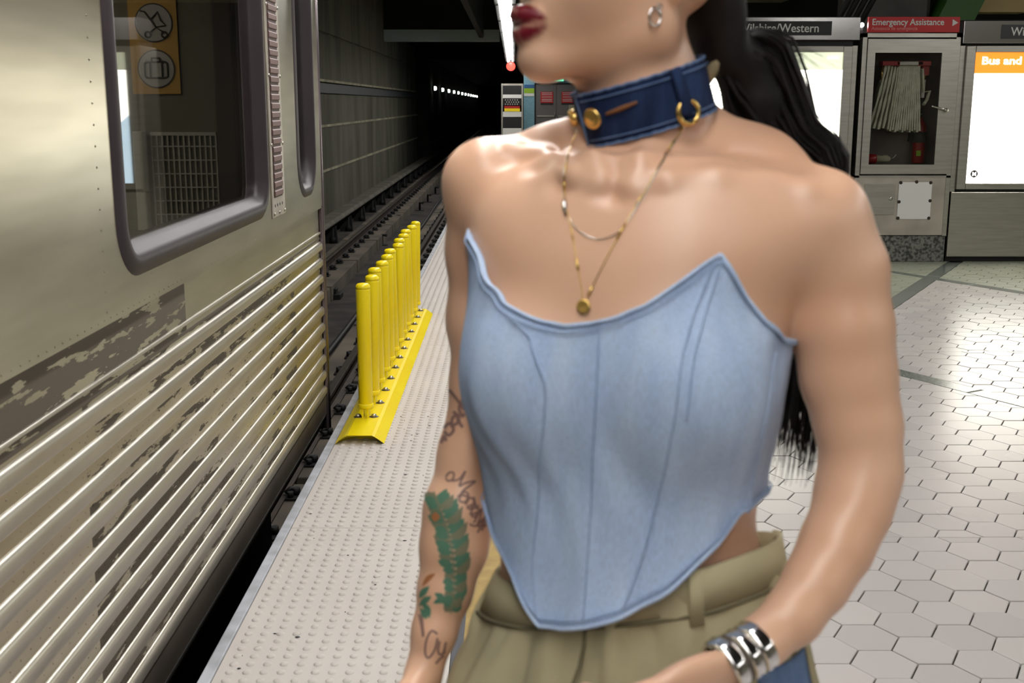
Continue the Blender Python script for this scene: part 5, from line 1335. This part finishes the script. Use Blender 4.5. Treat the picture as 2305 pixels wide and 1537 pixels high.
def disc(c, nrm, prof_, name, m_, parent, n=20):
    nrm = Vector(nrm).normalized(); a = nrm.orthogonal().normalized(); b = nrm.cross(a); c = Vector(c); vs = []
    for r, h in prof_: vs += [c + a * (r * cos(2 * pi * k / n)) + b * (r * sin(2 * pi * k / n)) + nrm * h for k in range(n)]
    fs = [(i * n + k, i * n + (k + 1) % n, (i + 1) * n + (k + 1) % n, (i + 1) * n + k) for i in range(len(prof_) - 1) for k in range(n)]
    return MB().add(vs, fs, True).build(name, m_, parent)
pb_ = radians(-41); bn = ncam * cos(pb_) + nright * sin(pb_)
disc(ck(pb_, 0.002, 0.0680), bn, [(0.006, 0), (0.006, 0.003), (0.0098, 0.0035), (0.0102, 0.005), (0.0085, 0.007), (0.006, 0.0062), (0.004, 0.0075), (0.0, 0.008)], 'button', M['gold'], chk)
bh = MB()
for i in range(20):
    pass
bh.tube([ck(radians(-30 + 26 * i / 12), 0.003 + 0.0003 * i, 0.0687) for i in range(13)], [0.0012 + 0.0008 * sin(pi * i / 12) for i in range(13)], 6).build('buttonhole', M['thread'], chk)
pl_ = radians(29)
lp = [(ck(pl_ - 0.075 + 0.018 * t, HH * (1 - 1.75 * t), 0.0703 + 0.003 * sin(pi * t)), ck(pl_ + 0.075 + 0.018 * t, HH * (1 - 1.75 * t), 0.0703 + 0.003 * sin(pi * t))) for t in np.linspace(-0.02, 1, 12)]
vs = [tuple(q) for a, b in lp for q in (a, b)]
bl_ = MB().add(vs, [(2 * i, 2 * i + 1, 2 * i + 3, 2 * i + 2) for i in range(11)], True).build('belt_loop', M['denim_dark'], chk, fix=False); s_ = bl_.modifiers.new('cloth', 'SOLIDIFY'); s_.thickness = 0.003
rc_ = ck(pl_ + 0.03, -HH * 0.62, 0.0718); rn = ncam * cos(pl_) + nright * sin(pl_); rt = -ncam * sin(pl_) + nright * cos(pl_)
MB().tube([rc_ + rt * (0.0105 * cos(w)) + na * (0.0105 * sin(w)) + rn * 0.001 for w in np.linspace(0, 2 * pi, 28)[:-1]], 0.0024, 8, closed=True).build('gold_ring', M['gold'], chk)
pr_ = radians(-78)
disc(ck(pr_, 0.004, 0.066), ncam * cos(pr_) + nright * sin(pr_), [(0.008, 0), (0.0085, 0.004), (0.006, 0.006), (0, 0.006)], 'snap', M['gold'], chk)

# ---- necklaces laid on the skin
def dense(pxs, step=6):
    q = []
    for a, b in zip(pxs[:-1], pxs[1:]):
        n = max(1, int(math.hypot(b[0] - a[0], b[1] - a[1]) / step))
        for t in range(n): q.append((a[0] + (b[0] - a[0]) * t / n, a[1] + (b[1] - a[1]) * t / n))
    q.append(pxs[-1]); return q
def cr(pxs, n=8):
    P = [np.array(p, float) for p in pxs]; P = [2 * P[0] - P[1]] + P + [2 * P[-1] - P[-2]]; out = []
    for i in range(1, len(P) - 2):
        for t in np.linspace(0, 1, n, endpoint=False):
            out.append(tuple(0.5 * ((2 * P[i]) + (-P[i - 1] + P[i + 1]) * t + (2 * P[i - 1] - 5 * P[i] + 4 * P[i + 1] - P[i + 2]) * t * t + (-P[i - 1] + 3 * P[i] - 3 * P[i + 1] + P[i + 2]) * t ** 3)))
    out.append(tuple(P[-2])); return out
def on_skin(px, py, lift): h = G.hit(px, py); return h + G.normal(h, 0.006) * lift
gold_px = [(1300, 300), (1282, 345), (1274, 400), (1275, 450), (1286, 510), (1300, 590), (1310, 645), (1316, 682), (1335, 645), (1370, 575), (1418, 488), (1460, 418), (1500, 345), (1530, 295), (1543, 268)]
gp = [on_skin(a, b, 0.0016) for a, b in cr(gold_px, 10)]
nk = MB().tube(gp, 0.0005, 6).build('gold_necklace', M['gold'], person, fix=False)
for i in range(4, len(gp) - 4, 9):
    if i // 9 % 3 == 0: continue
    MB().tube([gp[i], gp[i + 2], gp[i + 4]], 0.0013, 6, flat=0.6).build('bar_link', M['gold'], nk, fix=False)
pend = on_skin(1316, 690, 0.002); pn_ = G.normal(pend, 0.006)
disc(pend, pn_, [(0.0062, 0), (0.0066, 0.0012), (0.0055, 0.0018), (0.004, 0.0016), (0, 0.0016)], 'pendant', M['gold'], nk)
silver_px = [(1303, 290), (1278, 350), (1270, 410), (1274, 465), (1296, 512), (1340, 538), (1385, 528), (1418, 492), (1455, 432), (1498, 356), (1528, 305), (1545, 272)]
sp_ = [on_skin(a, b, 0.0012) for a, b in cr(silver_px, 10)]
sk = MB().tube(sp_, 0.0005, 6).build('silver_necklace', M['silver'], person, fix=False)
MB().tube([on_skin(1274, 452, 0.003), on_skin(1275, 466, 0.0045), on_skin(1276, 482, 0.003)], [0.0015, 0.003, 0.0015], 8).build('bead', M['silver'], sk)
# ---- earrings
er = G.hit(1487, 42); 
MB().tube([at(1474 + 13 * cos(w), 38 + 20 * sin(w), er[1] - 0.004 + 0.003 * cos(w)) for w in np.linspace(0, 2 * pi, 24)[:-1]], 0.0012, 6, closed=True).build('hoop_earring', M['silver'], person)
st_ = G.hit(1484, 14); disc(st_, G.normal(st_), [(0.003, 0), (0.003, 0.0015), (0.0, 0.003)], 'stud_earring', M['silver'], person, 10)

# ---- bracelets on the wrist
fa = armL[-1][0] - armL[-3][0]; fa = fa / np.linalg.norm(fa)
def cuff(c, r, w, t, name, m_):
    u = np.cross(fa, A3(0, 0, 1)); u /= np.linalg.norm(u); v = np.cross(fa, u); n = 40; vs = []
    for k in range(n):
        a = 2 * pi * k / n; d = u * cos(a) + v * sin(a)
        for h, rr in ((-w, r), (-w, r + t * 0.6), (-w * 0.5, r + t), (0, r + t * 0.8), (w * 0.5, r + t), (w, r + t * 0.6), (w, r)): vs.append(c + d * rr + fa * h)
    fs = [(k * 7 + j, k * 7 + (j + 1) % 7, ((k + 1) % n) * 7 + (j + 1) % 7, ((k + 1) % n) * 7 + j) for k in range(n) for j in range(7)]
    return MB().add(vs, fs, True).build(name, m_, person)
wc = armL[-2][0]; wd = armL[-1][0]
cuff(at(1700, 1456, 0.908), 0.0195, 0.0075, 0.004, 'silver_cuff', M['silver']); cuff(at(1672, 1474, 0.902), 0.0195, 0.006, 0.004, 'silver_cuff', M['silver'])
cuff(at(1636, 1494, 0.894), 0.0205, 0.0070, 0.004, 'silver_cuff', M['silver'])
cuff(at(1655, 1484, 0.898), 0.019, 0.004, 0.003, 'dark_bracelet', M['skirt'])

# ---- tattoos: thin ink layers that follow the arm
def ribbon(mb, pxs, w0, w1=None, lift=0.0005, smooth_=True):
    q = cr(pxs, 6) if smooth_ and len(pxs) > 2 else dense(pxs, 5); n = len(q); vs = []
    w1 = w0 if w1 is None else w1
    for i, (x_, y_) in enumerate(q):
        a = q[min(i + 1, n - 1)]; b = q[max(i - 1, 0)]; dx, dy = a[0] - b[0], a[1] - b[1]; l_ = math.hypot(dx, dy) + 1e-6
        t = i / max(1, n - 1); w = (w0 + (w1 - w0) * t) / 2 if w1 >= 0 else w0 / 2 * max(0.06, sin(pi * min(1, t * 0.96 + 0.02)))
        for s in (-1, 0, 1):
            h = G.hit(x_ - dy / l_ * w * s, y_ + dx / l_ * w * s); vs.append(h + G.normal(h, 0.005) * lift)
    mb.add(vs, [(3 * i + j, 3 * i + j + 1, 3 * i + j + 4, 3 * i + j + 3) for i in range(n - 1) for j in (0, 1)], True)
cp = lambda x_, y_: (900 + x_ / 2.237, 850 + y_ / 2.237)
tk = MB()
for seq in ([(232, 500), (250, 478), (272, 480), (268, 510), (244, 520), (232, 505)], [(262, 520), (300, 510), (330, 470), (318, 500), (300, 545), (330, 530), (380, 520), (350, 545), (318, 570), (300, 600)],
            [(290, 600), (325, 575), (345, 590), (330, 625), (300, 620), (312, 592), (345, 600)], [(330, 640), (352, 605), (372, 620), (356, 660), (340, 650), (372, 640), (398, 650)],
            [(352, 690), (372, 655), (398, 668), (376, 700), (362, 690), (400, 672)], [(372, 730), (392, 690), (410, 660), (404, 700), (390, 740), (414, 715), (434, 690)], [(390, 780), (410, 740), (428, 700), (440, 690), (424, 740), (410, 770)],
            [(350, 735), (372, 745), (436, 745)], [(372, 600), (380, 640), (372, 660)]):
    ribbon(tk, [cp(*q) for q in seq], 4.5)
tag(tk.build('tattoo_script', M['ink'], person, fix=False), 'dark cursive script inked below the elbow')
tl_ = MB()
for seq in ([(250, 60), (290, 110), (325, 160)], [(330, 90), (300, 150), (320, 200)], [(270, 170), (300, 190), (330, 185)], [(262, 215), (280, 190), (300, 215), (270, 240), (262, 215)], [(225, 255), (250, 230), (272, 262), (248, 290), (225, 270)], [(210, 330), (225, 295), (235, 320)], [(290, 205), (305, 232), (318, 250)]):
    ribbon(tl_, [cp(*q) for q in seq], 7)
tag(tl_.build('tattoo_floral', M['ink'], person, fix=False), 'faded floral line tattoo above the elbow')
tc2 = MB()
for seq in ([(190, 1290), (160, 1275), (135, 1320), (128, 1385), (145, 1410), (175, 1370), (190, 1310)], [(200, 1325), (192, 1380), (215, 1390), (232, 1330)], [(228, 1340), (222, 1390)], [(180, 1440), (200, 1415), (222, 1400)], [(112, 1190), (120, 1300)], [(98, 1190), (110, 1250), (118, 1305)]):
    ribbon(tc2, [cp(*q) for q in seq], 5)
tag(tc2.build('tattoo_word', M['ink'], person, fix=False), 'dark cursive word inked near the wrist')
tf = MB(); to = MB()
spine = [(172, 575), (205, 660), (240, 760), (262, 860), (272, 980), (270, 1100), (255, 1185)]
for i, t in enumerate(np.linspace(0.06, 0.96, 22)):
    k = min(int(t * 6), 5); f = t * 6 - k; bx_, by_ = spine[k][0] + (spine[k + 1][0] - spine[k][0]) * f, spine[k][1] + (spine[k + 1][1] - spine[k][1]) * f
    for s in (-1, 1):
        ln = (98 if s < 0 else 104) * (0.55 + 0.6 * sin(pi * min(1, t * 0.9 + 0.1))) * random.uniform(0.8, 1.1)
        if s < 0 and t > 0.62: ln *= 0.8
        e = (bx_ + s * ln * 0.72, by_ - ln * 0.62 + (40 if s < 0 else 0)); mdl = (bx_ + s * ln * 0.42, by_ - ln * 0.12)
        ribbon(tf if (i + (s > 0)) % 3 else to, [cp(bx_ - s * 9, by_ + 4), cp(*mdl), cp(*e)], 19, -1, 0.0005 + 0.00012 * (i % 3))
ribbon(to, [cp(*q) for q in spine], 5, 3, 0.0009)
for seq in ([(100, 1150), (130, 1120), (160, 1100)], [(112, 1130), (140, 1165), (150, 1210)], [(105, 1160), (125, 1190), (135, 1215)], [(100, 1110), (120, 1080), (150, 1050)], [(170, 1135), (205, 1120), (235, 1135)], [(175, 1085), (205, 1100), (230, 1110)]):
    ribbon(tf, [cp(*q) for q in seq], 14, -1, 0.0006)
tag(tf.build('tattoo_feather', M['ink_green'], person, fix=False), 'green peacock feather tattoo along the forearm'); to.build('tattoo_feather_shade', M['ink_olive'], person, fix=False)
tq = MB(); ribbon(tq, [cp(q, 700) for q in (160, 175, 190, 205)], 22, -1, 0.0012); ribbon(tq, [cp(115, 1050), cp(145, 1010), cp(180, 985)], 12, -1, 0.0006)
tq.build('tattoo_feather_eye', M['ink_orange'], person, fix=False)
